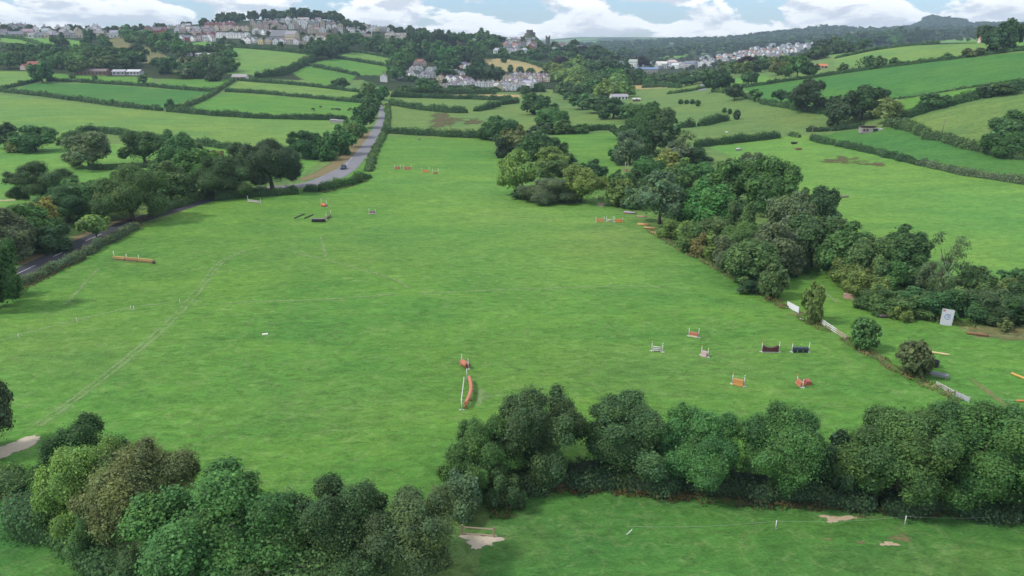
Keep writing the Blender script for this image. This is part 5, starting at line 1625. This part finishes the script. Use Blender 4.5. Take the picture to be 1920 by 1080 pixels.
# ------------------------------------------------------------------ jumps and small things in the field
WHITE = (.64, .65, .62); ORANGE = (.54, .27, .09); REDO = (.46, .17, .10); YEL = (.62, .42, .10); MAROON = (.10, .035, .04); NAVY = (.045, .06, .09)
PINK = (.50, .36, .34); PALEW = (.62, .58, .55); DKG = (.045, .06, .04); BRN = (.20, .13, .08)


def P3(px, py): return at(px, py)


def stand(root, p, h, capc):
    """an upright on its foot: foot, post, coloured cap"""
    mb = MB(); mb.tube([(p[0], p[1], .0), (p[0], p[1], h - .28)], .055, 8); mb.box((p[0], p[1], .05), (.62, .12, .1)); mb.box((p[0], p[1], .052), (.12, .62, .094))
    s = mb.build('stand', M['paint'], root, color=WHITE)
    MB().tube([(p[0], p[1], h - .28), (p[0], p[1], h)], .062, 8).build('cap', M['paint'], s, color=capc)
    return s


def jump(a, b, topy, kind, col, label, group='show jumps', caps=(ORANGE, WHITE), h2=None, fill_h=.8, depth=.55, col2=None, stands=True, cat='jump'):
    A, B = P3(*a), P3(*b)
    c = (A + B) / 2; c.z = float(gz(c.x, c.y)[0])
    d = B - A; L = d.length; rz = math.atan2(d.y, d.x)
    root = empty('horse_jump', c, rz, label, cat, group)
    h = max(1.0, height_px(A, topy))
    if stands:
        stand(root, (-L / 2, 0), h, caps[0]); stand(root, (L / 2, 0), h2 or h * .96, caps[1])
    l = L - .22
    if kind == 'box':           # a solid box fence with a lighter front
        mb = MB(); mb.prism([(-depth / 2, 0), (depth / 2, 0), (depth * .3, fill_h), (-depth * .3, fill_h)], -l / 2, l / 2, 0, (0, 0, 0), -math.pi / 2)
        mb.build('filler', M['paint'], root, color=col)
        MB().box((0, -depth * .5 - .03, fill_h * .22), (l, .05, fill_h * .3)).build('front_board', M['paint'], root, color=col2 or [min(1, x * 1.3) for x in col])
    elif kind == 'roll':        # a half round roll
        mb = MB(); r = fill_h / 2
        mb.tube([(-l / 2, 0, r), (l / 2, 0, r)], r, 16); mb.build('roll', M['paint'], root, color=col)
        for e in (-1, 1): MB().tube([(e * (l / 2 + .01), 0, r), (e * (l / 2 + .05), 0, r)], r * .55, 12).build('end_disc', M['paint'], root, color=(.05, .03, .03))
    elif kind == 'brush':       # a brush box with a dished top
        mb = MB(); n = 14
        for i in range(n):
            x = -l / 2 + l * (i + .5) / n; q = abs(2 * (i + .5) / n - 1); hh = fill_h * (.68 + .42 * q * q) + random.uniform(-.03, .03)
            mb.box((x, 0, hh / 2 + .05), (l / n * .98, depth * .8, hh))
        mb.build('brush', M['paint'], root, color=col)
        MB().box((0, 0, .06), (l + .02, depth, .12)).build('ground_board', M['paint'], root, color=col2 or (.35, .33, .33))
    elif kind == 'rails':
        for z in (fill_h, fill_h * .62, fill_h * .25):
            MB().tube([(-l / 2, .02 * z, z), (l / 2, -.02 * z, z)], .07, 8).build('pole', M['paint'], root, color=col)
        MB().box((0, .1, fill_h * .3), (l, .06, fill_h * .5)).build('filler_board', M['paint'], root, color=col2 or [x * .8 for x in col])
    elif kind == 'gapbox':
        MB().box((0, 0, fill_h * .78), (l, depth, fill_h * .44)).build('top_box', M['paint'], root, color=col)
        for x in (-.36, 0, .36): MB().box((x * l, 0, fill_h * .28), (l * .22, depth * .8, fill_h * .56)).build('leg', M['paint'], root, color=[x_ * .6 for x_ in col])
    elif kind == 'table':
        MB().box((0, 0, fill_h * .55), (l, depth * 2.2, fill_h * .8)).build('table_body', M['paint'], root, color=col)
        for e in (-1, 1): MB().tube([(e * (l / 2 + .1), 0, 0), (e * (l / 2 + .1), 0, fill_h * 1.25)], .2, 10).build('end_post', M['wood'], root)
        MB().box((0, 0, fill_h * .98), (l * .98, depth * 2.3, .06)).build('top_board', M['paint'], root, color=(.16, .15, .13))
    return root


jump((1291.5, 630), (1309.6, 633), 612, 'box', REDO, 'red orange box jump with white front, uppermost of the right hand jumps', col2=(.70, .62, .45))
jump((1222, 658), (1242, 660.5), 640, 'rails', PALEW, 'white rail jump, furthest left of the right hand jumps', caps=(PINK, WHITE))
jump((1315, 666), (1327, 670), 648, 'box', PINK, 'pinkish narrow box jump beside the crossing worn lines', caps=(YEL, (.7, .75, .2)), depth=.8)
jump((1428, 660), (1460, 660), 640, 'brush', MAROON, 'dark maroon brush jump with a dished top', fill_h=1.0)
jump((1484.6, 660.5), (1516, 660.5), 641, 'gapbox', NAVY, 'dark blue grey box jump right of the maroon brush')
jump((1373, 720), (1395, 724.5), 698, 'box', ORANGE, 'orange yellow box jump above the near hedge', fill_h=.9)
jump((1494.5, 718), (1505, 727), 702, 'box', REDO, 'red jump with a second red box behind, nearest the paddock fence', depth=.6, fill_h=.7)
mb = MB(); mb.prism([(-.4, 0), (.4, 0), (.33, .6), (-.33, .6)], -.5, .5); mb.build('jump_block', M['paint'], None, P3(1514, 720), (.33, .10, .07)); tag(bpy.data.objects['jump_block'], 'loose red block behind the red jump near the paddock fence', 'block')
jump((866, 684), (878, 692), 664, 'roll', REDO, 'terracotta roll jump between white posts, upper of the two left of the tall oak', caps=(WHITE, WHITE), fill_h=.95)
jump((740, 317), (751, 317), 307.5, 'box', REDO, 'leftmost orange jump of the far row beside the lane', fill_h=.9)
jump((757.5, 317.5), (771, 317.5), 308, 'box', REDO, 'second orange jump of the far row beside the lane', fill_h=.9)
jump((791, 323), (805, 323), 313, 'box', ORANGE, 'orange jump right of the gap in the far row', fill_h=.9)
jump((811, 325.5), (822, 325.5), 315, 'rails', ORANGE, 'thin pale rail jump at the right end of the far row', fill_h=.7)
jump((1117.5, 415.5), (1132.5, 415.5), 405, 'box', ORANGE, 'left orange jump of the row beside the big wood', fill_h=.8)
jump((1137, 415.5), (1150, 415.5), 405, 'rails', (.70, .66, .50), 'pale rail jump between the two orange jumps by the big wood', fill_h=.6, caps=(WHITE, WHITE))
jump((1152.5, 416.5), (1167.5, 416.5), 406, 'box', (.60, .24, .06), 'right orange jump of the row beside the big wood', fill_h=.8, caps=(WHITE, ORANGE))
jump((465, 378), (489, 382), 367, 'rails', PALEW, 'white rail jump under the lane trees', fill_h=.7, caps=(WHITE, PINK))
jump((603, 386.5), (613, 388.5), 372, 'roll', (.60, .16, .08), 'bright red roll jump above the dark table jump', caps=(WHITE, WHITE), fill_h=.9)
jump((692.5, 401), (704, 401), 391, 'box', (.25, .14, .17), 'purple brown box jump right of the dark table jump', col2=(.6, .5, .5), caps=(WHITE, YEL), fill_h=.8)
jump((585, 416), (610, 416), 405, 'table', (.030, .030, .030), 'black table jump with brown end posts', stands=False, fill_h=.9)
jump((612, 412), (620.6, 406), 397, 'rails', BRN, 'brown wing rails rising right from the black table jump', fill_h=.7, caps=(REDO, BRN))
jump((1172, 321), (1177, 322), 305, 'box', (.28, .10, .07), 'narrow red jump with a pale post in the gap beyond the wood', fill_h=.9, caps=(WHITE, WHITE))


def log(a, b, r, col, label, name='log', cat='log', lift=0.0, sag=0, group=None, mat='paint'):
    A, B = P3(*a), P3(*b); c = (A + B) / 2
    pts = []
    for i in range(7):
        q = A.lerp(B, i / 6) - c; q.z = float(gz(A.lerp(B, i / 6).x, A.lerp(B, i / 6).y)[0]) - c.z + r * .92 + lift
        q += Vector((-(B - A).normalized().y, (B - A).normalized().x, 0)) * sag * math.sin(math.pi * i / 6)
        pts.append(q)
    mb = MB(); mb.tube(pts, [r * (1 + .06 * math.sin(i * 2.1)) for i in range(7)], 12)
    return tag(mb.build(name, M[mat], None, c, col), label, cat, group)


log((552, 410), (570, 402), .18, (.085, .10, .06), 'left of two low dark logs beside the black table jump', group='dark logs')
log((571, 410), (587, 403), .18, (.095, .095, .06), 'right of two low dark logs beside the black table jump', group='dark logs')
log((1741, 661), (1780, 667), .16, (.62, .50, .26), 'pale yellow pole lying beside the brown topped bush', 'ground_pole', 'pole')
log((1896, 701.5), (1932, 716), .17, (.62, .36, .10), 'orange pole lying by the right edge of the paddock', 'ground_pole', 'pole')
log((1880, 751), (1906, 752.5), .09, (.16, .33, .13), 'thin green pole lying near the bare earth', 'ground_pole', 'pole')
log((1905, 753), (1935, 754), .15, (.55, .22, .08), 'short rusty orange pole beside the thin green pole', 'ground_pole', 'pole')
log((1648, 595.5), (1681, 595.5), .32, (.085, .075, .065), 'dark log below the small pale yellow bush', 'log', 'log')
log((1812, 626), (1853, 631), .22, (.22, .12, .06), 'reddish brown log lying in dry grass under the leaning board', 'log', 'log')
log((1545, 371), (1590, 370), .35, (.26, .22, .17), 'grey log lying alone in the bright right field', 'log', 'log')
log((1499, 598), (1507, 600), .10, WHITE, 'short white plank on the grass under the white panel', 'plank', 'plank')
# the curved log jump with its white rail
A, B = P3(879, 716), P3(873, 767)
c = (A + B) / 2; c.z = float(gz(c.x, c.y)[0])
root = empty('log_jump', c, 0, 'long curved terracotta log jump with white side rail left of the tall oak', 'jump', 'show jumps')
pts = []
for q in ((880, 716), (882, 724), (883.5, 733), (883, 742), (880.5, 752), (876, 761), (873.5, 766)):
    v = P3(*q) - c; v.z += .75; pts.append(v)
mb = MB(); mb.tube(pts, [.26, .27, .25, .28, .27, .25, .26], 12); mb.build('log', M['paint'], root, color=(.50, .20, .12))
for i in (0, 2, 4, 6):
    mb = MB(); mb.tube([pts[i] + Vector((-.3, 0, -.8)), pts[i] + Vector((.25, 0, .12))], .09, 8); mb.tube([pts[i] + Vector((.3, 0, -.8)), pts[i] + Vector((-.25, 0, .12))], .09, 8)
    mb.build('trestle', M['paint'], root, color=(.38, .14, .09))
rail = [P3(877, 722) - c, P3(874.5, 746) - c, P3(872.5, 764) - c]
mb = MB(); mb.tube([v + Vector((-.5, 0, 1.0)) for v in rail], .06, 8); mb.build('side_rail', M['paint'], root, color=WHITE)
for v in rail: MB().tube([v + Vector((-.5, 0, 0)), v + Vector((-.5, 0, 1.25))], .05, 8).build('rail_post', M['paint'], root, color=WHITE)
v = P3(866, 769) - c
mb = MB(); mb.tube([v, v + Vector((0, 0, 1.7))], .06, 8); mb.box(v + Vector((0, 0, .05)), (.7, .12, .1)); mb.build('marker_post', M['paint'], root, color=WHITE)
v = P3(875.5, 711) - c
MB().tube([v, v + Vector((0, 0, 1.5))], .05, 8).build('marker_post', M['paint'], root, color=WHITE)
# the long plank jump by the lane
A, B = P3(213, 487), P3(287, 494)
c = (A + B) / 2; c.z = float(gz(c.x, c.y)[0]); L = (B - A).length; rz = math.atan2(B.y - A.y, B.x - A.x)
root = empty('plank_jump', c, rz, 'long orange plank jump with three posts beside the lower lane', 'jump', 'show jumps')
for i, (x0, x1) in enumerate(((-.5, -.2), (-.19, .12), (.13, .5))):
    mb = MB(); mb.box(((x0 + x1) / 2 * L, 0, .62), ((x1 - x0) * L, .35, .5)); mb.build('plank', M['paint'], root, color=[(.47, .32, .12), (.44, .26, .12), (.47, .30, .11)][i])
    MB().box(((x0 + x1) / 2 * L, .0, .19), ((x1 - x0) * L * .9, .25, .36)).build('under_board', M['paint'], root, color=(.24, .17, .12))
for x, h in ((-.5, 1.9), (-.18, 1.5), (.13, 1.55)):
    MB().tube([(x * L, .3, 0), (x * L, .3, h)], .08, 8).build('post', M['paint'], root, color=(.62, .62, .52))
MB().tube([(L * .5, -.15, .3), (L * .54, .2, .3)], .3, 10).build('end_drum', M['paint'], root, color=(.11, .07, .05))

# ---- paddock fence
def board_fence(a, b, h, col, label, n=4, name='board_fence', solid=False, post=(.45, .42, .38)):
    A, B = P3(*a), P3(*b); L = (B - A).length; rz = math.atan2(B.y - A.y, B.x - A.x)
    sl = math.atan2(B.z - A.z, L)
    c = (A + B) / 2
    root = empty(name, c, rz, label, 'fence', 'paddock fence pieces')
    if solid:
        MB().box((0, 0, h * .55), (L, .06, h * .85)).build('panel', M['paint'], root, color=col)
    else:
        for z in (.3, .62, .95): MB().box((0, -.06, h * z), (L, .05, h * .16)).build('board', M['paint'], root, color=col)
    for i in range(n):
        MB().box((-L / 2 + L * i / (n - 1), .03, h * .5), (.12, .1, h * 1.1)).build('post', M['paint'], root, color=post)
    return root


board_fence((1475.5, 577), (1497, 588), 1.25, (.74, .75, .76), 'white solid fence panel at the upper end of the paddock fence', 3, solid=True, post=(.4, .42, .45))
board_fence((1538, 607), (1567, 626), .95, (.74, .73, .70), 'white board fence left of the round olive bush', 5)
board_fence((1568, 627), (1586, 638), .9, (.48, .38, .26), 'bare wooden board fence beside the white boards', 3)
board_fence((1755, 724), (1788, 741), .7, (.60, .57, .54), 'pale two rail fence piece by the grey trough', 3)
board_fence((1792, 744), (1816, 755), .8, (.42, .44, .46), 'grey fence panel end behind the widest tree', 3, solid=True)
MB().tube([(0, 0, 0), (0, 0, 1.1)], .09, 8).build('fence_post', M['wood'], None, P3(1724, 704)); tag(bpy.data.objects['fence_post'], 'short brown fence post at the foot of the brown topped bush', 'post')
# leaning board with a blue ring painted on it
A = P3(1773, 610)
root = empty('painted_board', A, R(-8), 'pale leaning board with a blue ring and a red corner mark', 'board')
tilt = R(-14); w_, h_ = 1.95, 2.75
m = Matrix.Rotation(R(7), 4, 'Y') @ Matrix.Rotation(tilt, 4, 'X')


def onboard(o): o.matrix_local = m; return o


onboard(MB().box((0, 0, h_ / 2), (w_, .06, h_)).build('panel', M['paint'], root, color=(.52, .53, .56)))
mb = MB(); n = 28
for rr0, rr1, cx_, cz_ in ((.50, .38, 0, 1.45), (.20, .10, .05, 1.5)):
    for k in range(n):
        a0, a1_ = 6.2832 * k / n, 6.2832 * (k + 1) / n
        mb.poly([(cx_ + rr0 * math.cos(a0), -.036, cz_ + rr0 * math.sin(a0)), (cx_ + rr0 * math.cos(a1_), -.036, cz_ + rr0 * math.sin(a1_)), (cx_ + rr1 * math.cos(a1_), -.036, cz_ + rr1 * math.sin(a1_)), (cx_ + rr1 * math.cos(a0), -.036, cz_ + rr1 * math.sin(a0))])
onboard(mb.build('blue_ring', M['paint'], root, color=(.14, .24, .42)))
mb = MB(); mb.poly([(-.85, -.036, 2.25), (-.45, -.036, 2.3), (-.5, -.036, 2.6), (-.88, -.036, 2.65)])
onboard(mb.build('red_mark', M['paint'], root, color=(.36, .16, .16)))
for x in (-.6, .6):
    MB().tube([(x, 1.0, 0), (x, .42, 1.9)], .06, 8).build('prop', M['wood'], root)
# black tub, trough, box jump, rubble
root = empty('water_tub', P3(1751, 687), 0, 'black open water tub beside the pale yellow pole', 'tub')
mb = MB(); n = 20
for k in range(n):
    a0, a1_ = 6.2832 * k / n, 6.2832 * (k + 1) / n
    for (r0, z0), (r1, z1) in (((.55, 0), (.66, .9)), ((.66, .9), (.60, .9)), ((.60, .9), (.5, .25)), ((.5, .25), (0.001, .25))):
        mb.poly([(r0 * math.cos(a0), r0 * math.sin(a0), z0), (r0 * math.cos(a1_), r0 * math.sin(a1_), z0), (r1 * math.cos(a1_), r1 * math.sin(a1_), z1), (r1 * math.cos(a0), r1 * math.sin(a0), z1)])
mb.build('tub', M['paint'], root, color=(.025, .028, .035))
MB().tube([(.62 * math.cos(6.2832 * k / 16), .62 * math.sin(6.2832 * k / 16), .9) for k in range(17)], .06, 6).build('rim', M['paint'], root, color=(.04, .045, .05))
root = empty('feed_trough', P3(1751, 708), R(-24), 'long grey trough on legs below the black tub', 'trough')
mb = MB(); mb.prism([(-.45, .75), (-.32, .35), (.32, .35), (.45, .75), (.36, .75), (.27, .45), (-.27, .45), (-.36, .75)], -1.75, 1.75, 0, (0, 0, 0), -math.pi / 2)
mb.build('trough_body', M['paint'], root, color=(.26, .27, .30))
for x in (-1.4, 1.4):
    for y in (-.3, .3): MB().box((x, y, .18), (.1, .1, .36)).build('leg', M['paint'], root, color=(.2, .2, .22))
root = empty('box_jump', P3(1592, 559), R(-32), 'pinkish brown box jump alone in the paddock under the trees', 'jump')
mb = MB(); mb.prism([(-.6, 0), (.6, 0), (.38, .75), (-.38, .75)], -1.0, 1.0, 0, (0, 0, 0), -math.pi / 2); mb.build('box_body', M['paint'], root, color=(.40, .24, .19))
MB().box((0, 0, .78), (2.02, .8, .06)).build('top_board', M['paint'], root, color=(.52, .38, .32))
random.seed(4)
mb = MB()
for k in range(14): mb.blob((random.uniform(-1.3, 1.3), random.uniform(-.5, .5), random.uniform(.05, .28)), (random.uniform(.16, .36), random.uniform(.14, .3), random.uniform(.1, .2)), 0, 1, .2)
tag(mb.build('rubble_heap', M['paint'], None, P3(1416, 545), (.46, .36, .32)), 'small heap of pinkish rubble at the field edge by the rounded bush', 'rubble')


# ---- jump poles stacked along the wood
def pile(px, py, n, L, cols, ang, label):
    root = empty('pole_pile', P3(px, py), R(ang), label, 'pole pile', 'piles along the wood')
    for k in range(n):
        lay = k // 4
        y = (k % 4 - 1.5) * .24 + random.uniform(-.1, .1); a = random.uniform(-.12, .12)
        MB().tube([(-L / 2, y - a * L / 2, .1 + lay * .2), (L / 2, y + a * L / 2, .1 + lay * .2 + random.uniform(0, .1))], .10, 8).build('pole', M['paint'], root, color=cols[k % len(cols)])
    return root


pile(1207, 422, 7, 3.2, [(.60, .34, .14), (.62, .42, .22)], -20, 'pile of orange poles, upper one at the edge of the big wood')
pile(1219, 429, 7, 3.2, [(.50, .27, .12), (.60, .40, .2)], -30, 'pile of brown orange poles in the middle of the wood edge piles')
pile(1231, 438, 7, 3.0, [(.60, .42, .2), (.55, .40, .26)], -35, 'pile of pale timber poles, lowest at the edge of the big wood')
pile(1204, 407, 5, 2.6, [(.58, .36, .30), (.62, .5, .44)], -20, 'small pile of pink poles at the edge of the big wood')
pile(1181, 400, 8, 3.4, [(.34, .10, .10), (.30, .26, .42), (.66, .66, .66)], -30, 'heap of red, purple and white jump poles at the upper wood edge')
# ---- gates
def gate(a, b, h, col, label, rails=4):
    A, B = P3(*a), P3(*b); L = (B - A).length; c = (A + B) / 2
    root = empty('field_gate', c, math.atan2(B.y - A.y, B.x - A.x), label, 'gate')
    for i in range(rails): MB().box((0, 0, h * (.2 + .75 * i / max(1, rails - 1))), (L, .05, .12)).build('rail', M['paint'], root, color=col)
    for s in (-1, 1): MB().box((s * (L / 2 + .06), 0, h * .6), (.16, .16, h * 1.2)).build('post', M['wood'], root)
    return root


gate((1122, 376), (1131, 377), 1.3, (.16, .09, .07), 'dark brown gate between the middle clump and the big wood', 5)
root = gate((868, 1003), (926, 1007), .95, (.46, .36, .27), 'timber two rail gate at the corner of the near field', 2)
# ---- electric fences
def tape_fence(posts, label_f, group, h=1.05):
    P = [P3(*q) for q in posts]
    for i, p in enumerate(P):
        lean = .5 if posts[i] == (1175, 1003) else 0
        root = empty('electric_fence_post', p, 0, label_f[i], 'fence post', group)
        MB().tube([(0, 0, 0), (lean, 0, h * (.6 if lean else 1))], .045, 8).build('stake', M['paint'], root, color=WHITE)
        MB().box((.04, 0, .12), (.18, .04, .05)).build('step', M['paint'], root, color=WHITE)
    for k, (a, b) in enumerate(zip(P, P[1:])):
        o = a.copy(); n = 12; pts = []
        for i in range(n + 1):
            t = i / n; q = a.lerp(b, t); pts.append(q - o + Vector((0, 0, h * .93 - .5 * math.sin(math.pi * t) * .6)))
        tag(MB().tube(pts, .006, 4).build('fence_tape', M['paint'], None, o, (.55, .56, .5)), f'thin white tape running right from the {label_f[k]}', 'fence tape', group)


tape_fence([(1175, 1003), (1454, 993), (1696, 984), (1908, 981), (2140, 976)], ['leaning white stake of the near field', 'white stake below the bright knobbly tree', 'white stake beside the bare patches', 'white stake near the right edge', 'last white stake beyond the right edge'], 'near electric fence')
tape_fence([(-20, 652), (36, 637), (145, 606.5), (246, 583.5), (338, 571.5)], ['outermost white stake at the left edge', 'white stake at the left of the worn path', 'stake midway along the worn path', 'stake before the wheel tracks', 'white stake at the wheel tracks'], 'left electric fence')
root = empty('electric_fence_post', P3(252, 583.5), 0, 'doubled white stake close beside the third one on the worn path', 'fence post', 'left electric fence')
MB().tube([(0, 0, 0), (0, 0, 1.0)], .045, 8).build('stake', M['paint'], root, color=WHITE); MB().box((.04, 0, .12), (.18, .04, .05)).build('step', M['paint'], root, color=WHITE)
tag(MB().box((0, 0, .06), (.9, .5, .12), .3).build('white_sheet', M['paint'], None, P3(497, 627), (.72, .70, .6)), 'small pale slab lying alone in the main field', 'slab')
mb = MB(); mb.blob((0, 0, .5), (.5, .5, .6), 0, 2, .12); mb.blob((.3, .1, 1.0), (.35, .4, .4), 0, 2, .15)
tag(mb.build('boulder', M['paint'], None, P3(786, 262), (.34, .27, .22)), 'brownish stone standing under the far hedge of the main field', 'stone')

# ---- stone barn on the right
root = empty('stone_barn', P3(1632, 247), R(-8), 'ruinous stone field barn with a pinkish tin roof and a dark open door', 'barn')
L, W, E, Rg = 9.6, 4.2, 1.9, 2.9
mb = MB(); mb.box((-L * .14, 0, E / 2 - .3), (L * .72, W, E + .6)); mb.build('wall', M['paint'], root, color=(.36, .32, .30))
mb = MB(); mb.box((L * .40, 0, E * .42), (L * .22, W * .9, E * .85)); mb.build('lean_to', M['paint'], root, color=(.55, .54, .53))
mb = MB(); mb.prism([(-W / 2 - .2, E), (W / 2 + .2, Rg), (W / 2 + .2, Rg + .12), (-W / 2 - .2, E + .12)], -L / 2, L * .30, 0, (-.2, 0, 0), -math.pi / 2)
mb.build('roof', M['paint'], root, color=(.46, .30, .28))
MB().box((L * .15, -W / 2 - .03, .8), (2.0, .1, 1.6)).build('doorway', M['glass'], root)
for x in (-.36, -.22): MB().box((x * L, -W / 2 - .03, .9), (.9, .08, 1.2)).build('opening', M['paint'], root, color=(.12, .06, .06))


# ---- animals and vehicles
def beast(col, p, rz, label, cat, name, group=None, s=1.0, lying=False):
    key = 'B%d' % lying
    if key not in HP:
        lz = .35 if lying else 1.0
        vs = [(0, 0, lz), (.45, 0, lz + .03), (.75, 0, lz + .05), (-.45, 0, lz + .02), (-.75, 0, lz + .08), (1.0, 0, lz + (.05 if lying else -.05)), (1.25, 0, lz + (.2 if lying else -.55)), (1.48, 0, lz + (.1 if lying else -.85)), (-.88, 0, lz - .25)]
        es = [(0, 1), (1, 2), (0, 3), (3, 4), (2, 5), (5, 6), (6, 7), (4, 8)]
        rs = [.36, .36, .30, .35, .26, .19, .15, .09, .03]
        for x in (.62, -.62):
            for y in (.2, -.2):
                i = len(vs)
                if lying: vs += [(x, y * 1.3, lz - .12), (x + .3, y * 1.5, .12)]; rs += [.13, .08]; es += [(2 if x > 0 else 3, i), (i, i + 1)]
                else: vs += [(x, y, .72), (x + (.03 if x > 0 else -.06), y, .40), (x, y, .04)]; rs += [.14, .08, .07]; es += [(2 if x > 0 else 3, i), (i, i + 1), (i + 1, i + 2)]
        me = bpy.data.meshes.new('animal_body'); me.from_pydata(vs, es, [])
        o = bpy.data.objects.new('tmp', me); COL.objects.link(o)
        sk = o.modifiers.new('skin', 'SKIN'); o.modifiers.new('sub', 'SUBSURF').levels = 1
        for v, r_ in zip(me.skin_vertices[0].data, rs): v.radius = (r_, r_)
        me.skin_vertices[0].data[0].use_root = True
        dg = bpy.context.evaluated_depsgraph_get()
        m2 = bpy.data.meshes.new_from_object(o.evaluated_get(dg)); m2.name = 'animal_body'
        m2.materials.clear(); m2.materials.append(M['paint'])
        bpy.data.objects.remove(o); HP[key] = m2
    o = link(name, HP[key], None, p, col); o.rotation_euler = (0, 0, rz); o.scale = (s, s, s)
    return tag(o, label, cat, group)


for i, (x, y) in enumerate([(587.5, 206.5), (589, 208), (601, 202.5), (624, 207), (630, 206), (633, 207), (637, 207.5), (654, 208.5), (657, 206), (587, 204)][:9]):
    beast((.035, .028, .024) if i not in (2,) else (.10, .06, .04), P3(x, y), random.uniform(0, 6.28), ['dark cow, lower one of the pair at the left of the cattle field', 'dark cow right beside the leftmost pair in the cattle field', 'brown cow alone above the herd in the cattle field', 'dark cow at the left end of the central cattle group', 'dark cow second in the central cattle group', 'dark cow third in the central cattle group', 'dark cow at the right end of the central cattle group', 'dark cow left of the lane trees in the cattle field', 'dark cow nearest the lane trees in the cattle field'][i], 'cow', 'cow', 'cattle in the field beside the lane', 1.15)
beast((.03, .028, .03), P3(1488, 270), R(10), 'black cow lying in the bright right field', 'cow', 'cow', None, 1.5, True)
beast((.20, .10, .06), P3(1498, 281), R(170), 'brown cow lying below the black one in the bright right field', 'cow', 'cow', None, 1.4, True)
beast((.66, .64, .60), P3(1624, 249), R(20), 'white sheep lying in front of the stone barn', 'sheep', 'sheep', None, 1.0, True)
beast((.66, .64, .60), P3(1363, 249), R(120), 'white sheep alone in the right pasture', 'sheep', 'sheep', None, .9, True)
root = empty('boat_trough', P3(1385, 282), R(-4), 'white topped grey cattle trough in the bright right field', 'trough')
MB().box((0, 0, .3), (2.6, 1.0, .6)).build('trough_body', M['paint'], root, color=(.14, .15, .18))
MB().prism([(-.9, .6), (.9, .6), (.5, 1.05), (-.3, 1.05)], -.42, .42, 0, (-.2, 0, 0)).build('float_cover', M['paint'], root, color=(.7, .7, .72))


def car(p, rz, col, label):
    root = empty('parked_car' if False else 'car', p, rz, label, 'car')
    mb = MB(); mb.prism([(-2.1, .35), (2.1, .35), (2.12, .75), (1.9, .92), (1.0, .98), (-1.9, 1.0), (-2.12, .8)], -.85, .85); mb.build('body', M['paint'], root, color=col)
    mb = MB(); mb.prism([(1.0, .97), (.35, 1.45), (-1.35, 1.48), (-1.95, .99)], -.74, .74); mb.build('cabin', M['glass'], root)
    mb = MB(); mb.prism([(.3, 1.452), (-1.3, 1.485), (-1.3, 1.53), (.3, 1.50)], -.7, .7); mb.build('roof', M['paint'], root, color=col)
    for x in (-1.3, 1.3):
        for y in (-.8, .8):
            w_ = MB().tube([(x, y - .1, .32), (x, y + .1, .32)], .32, 14).build('wheel', M['paint'], root, color=(.02, .02, .02))
    for y in (-.6, .6): MB().box((2.1, y, .68), (.08, .3, .14)).build('headlight', M['paint'], root, color=(.75, .75, .75))
    return root


q0, q1 = P3(652, 318), P3(668, 302)
car(P3(650, 317) + Vector((-1.2, 0, .07)), math.atan2(q1.y - q0.y, q1.x - q0.x) + math.pi, (.035, .05, .09), 'dark blue car driving round the lane bend')
# telegraph poles
def tpole(px, py, ty, label):
    p = P3(px, py); h = height_px(p, ty)
    root = empty('telegraph_pole', p, R(20), label, 'pole', 'telegraph poles')
    MB().tube([(0, 0, 0), (0, 0, h)], [.15, .10], 8).build('pole_shaft', M['wood'], root)
    MB().box((0, 0, h * .93), (1.6, .1, .12)).build('crossarm', M['wood'], root)


tpole(1522, 258, 237, 'pale telegraph pole at the gap in the right hedges')
tpole(1767, 248, 222, 'thin telegraph pole in the pale right field')
# stone ruin at the cattle field hedge, planter by the left gate
root = empty('ruined_shed', P3(632, 230), R(-4), 'grey stone ruin at the hedge below the cattle field', 'ruin')
MB().box((0, 0, .8), (8, 3, 1.6)).build('wall', M['paint'], root, color=(.36, .34, .34))
MB().box((-1.5, 0, 1.75), (4.5, 3.2, .16), 0, 0, 0, R(4)).build('roof', M['paint'], root, color=(.46, .44, .44))
root = empty('horse_box', P3(28, 370), R(8), 'brown timber trailer beside the left edge track', 'trailer')
MB().box((0, 0, .95), (4.2, 1.9, 1.3)).build('body', M['paint'], root, color=(.15, .065, .045))
for x in (-.8, .8):
    for y in (-1.0, 1.0): MB().tube([(x, y - .08, .33), (x, y + .08, .33)], .33, 12).build('wheel', M['paint'], root, color=(.02, .02, .02))
plant('round', 25, 366, 356, 16, 'dk', 'small dark bush right behind the brown timber trailer')
ribbon('farm_track', [(-60, 377), (0, 376), (40, 375)], 3.5, M['earth'], .05, soft=True)
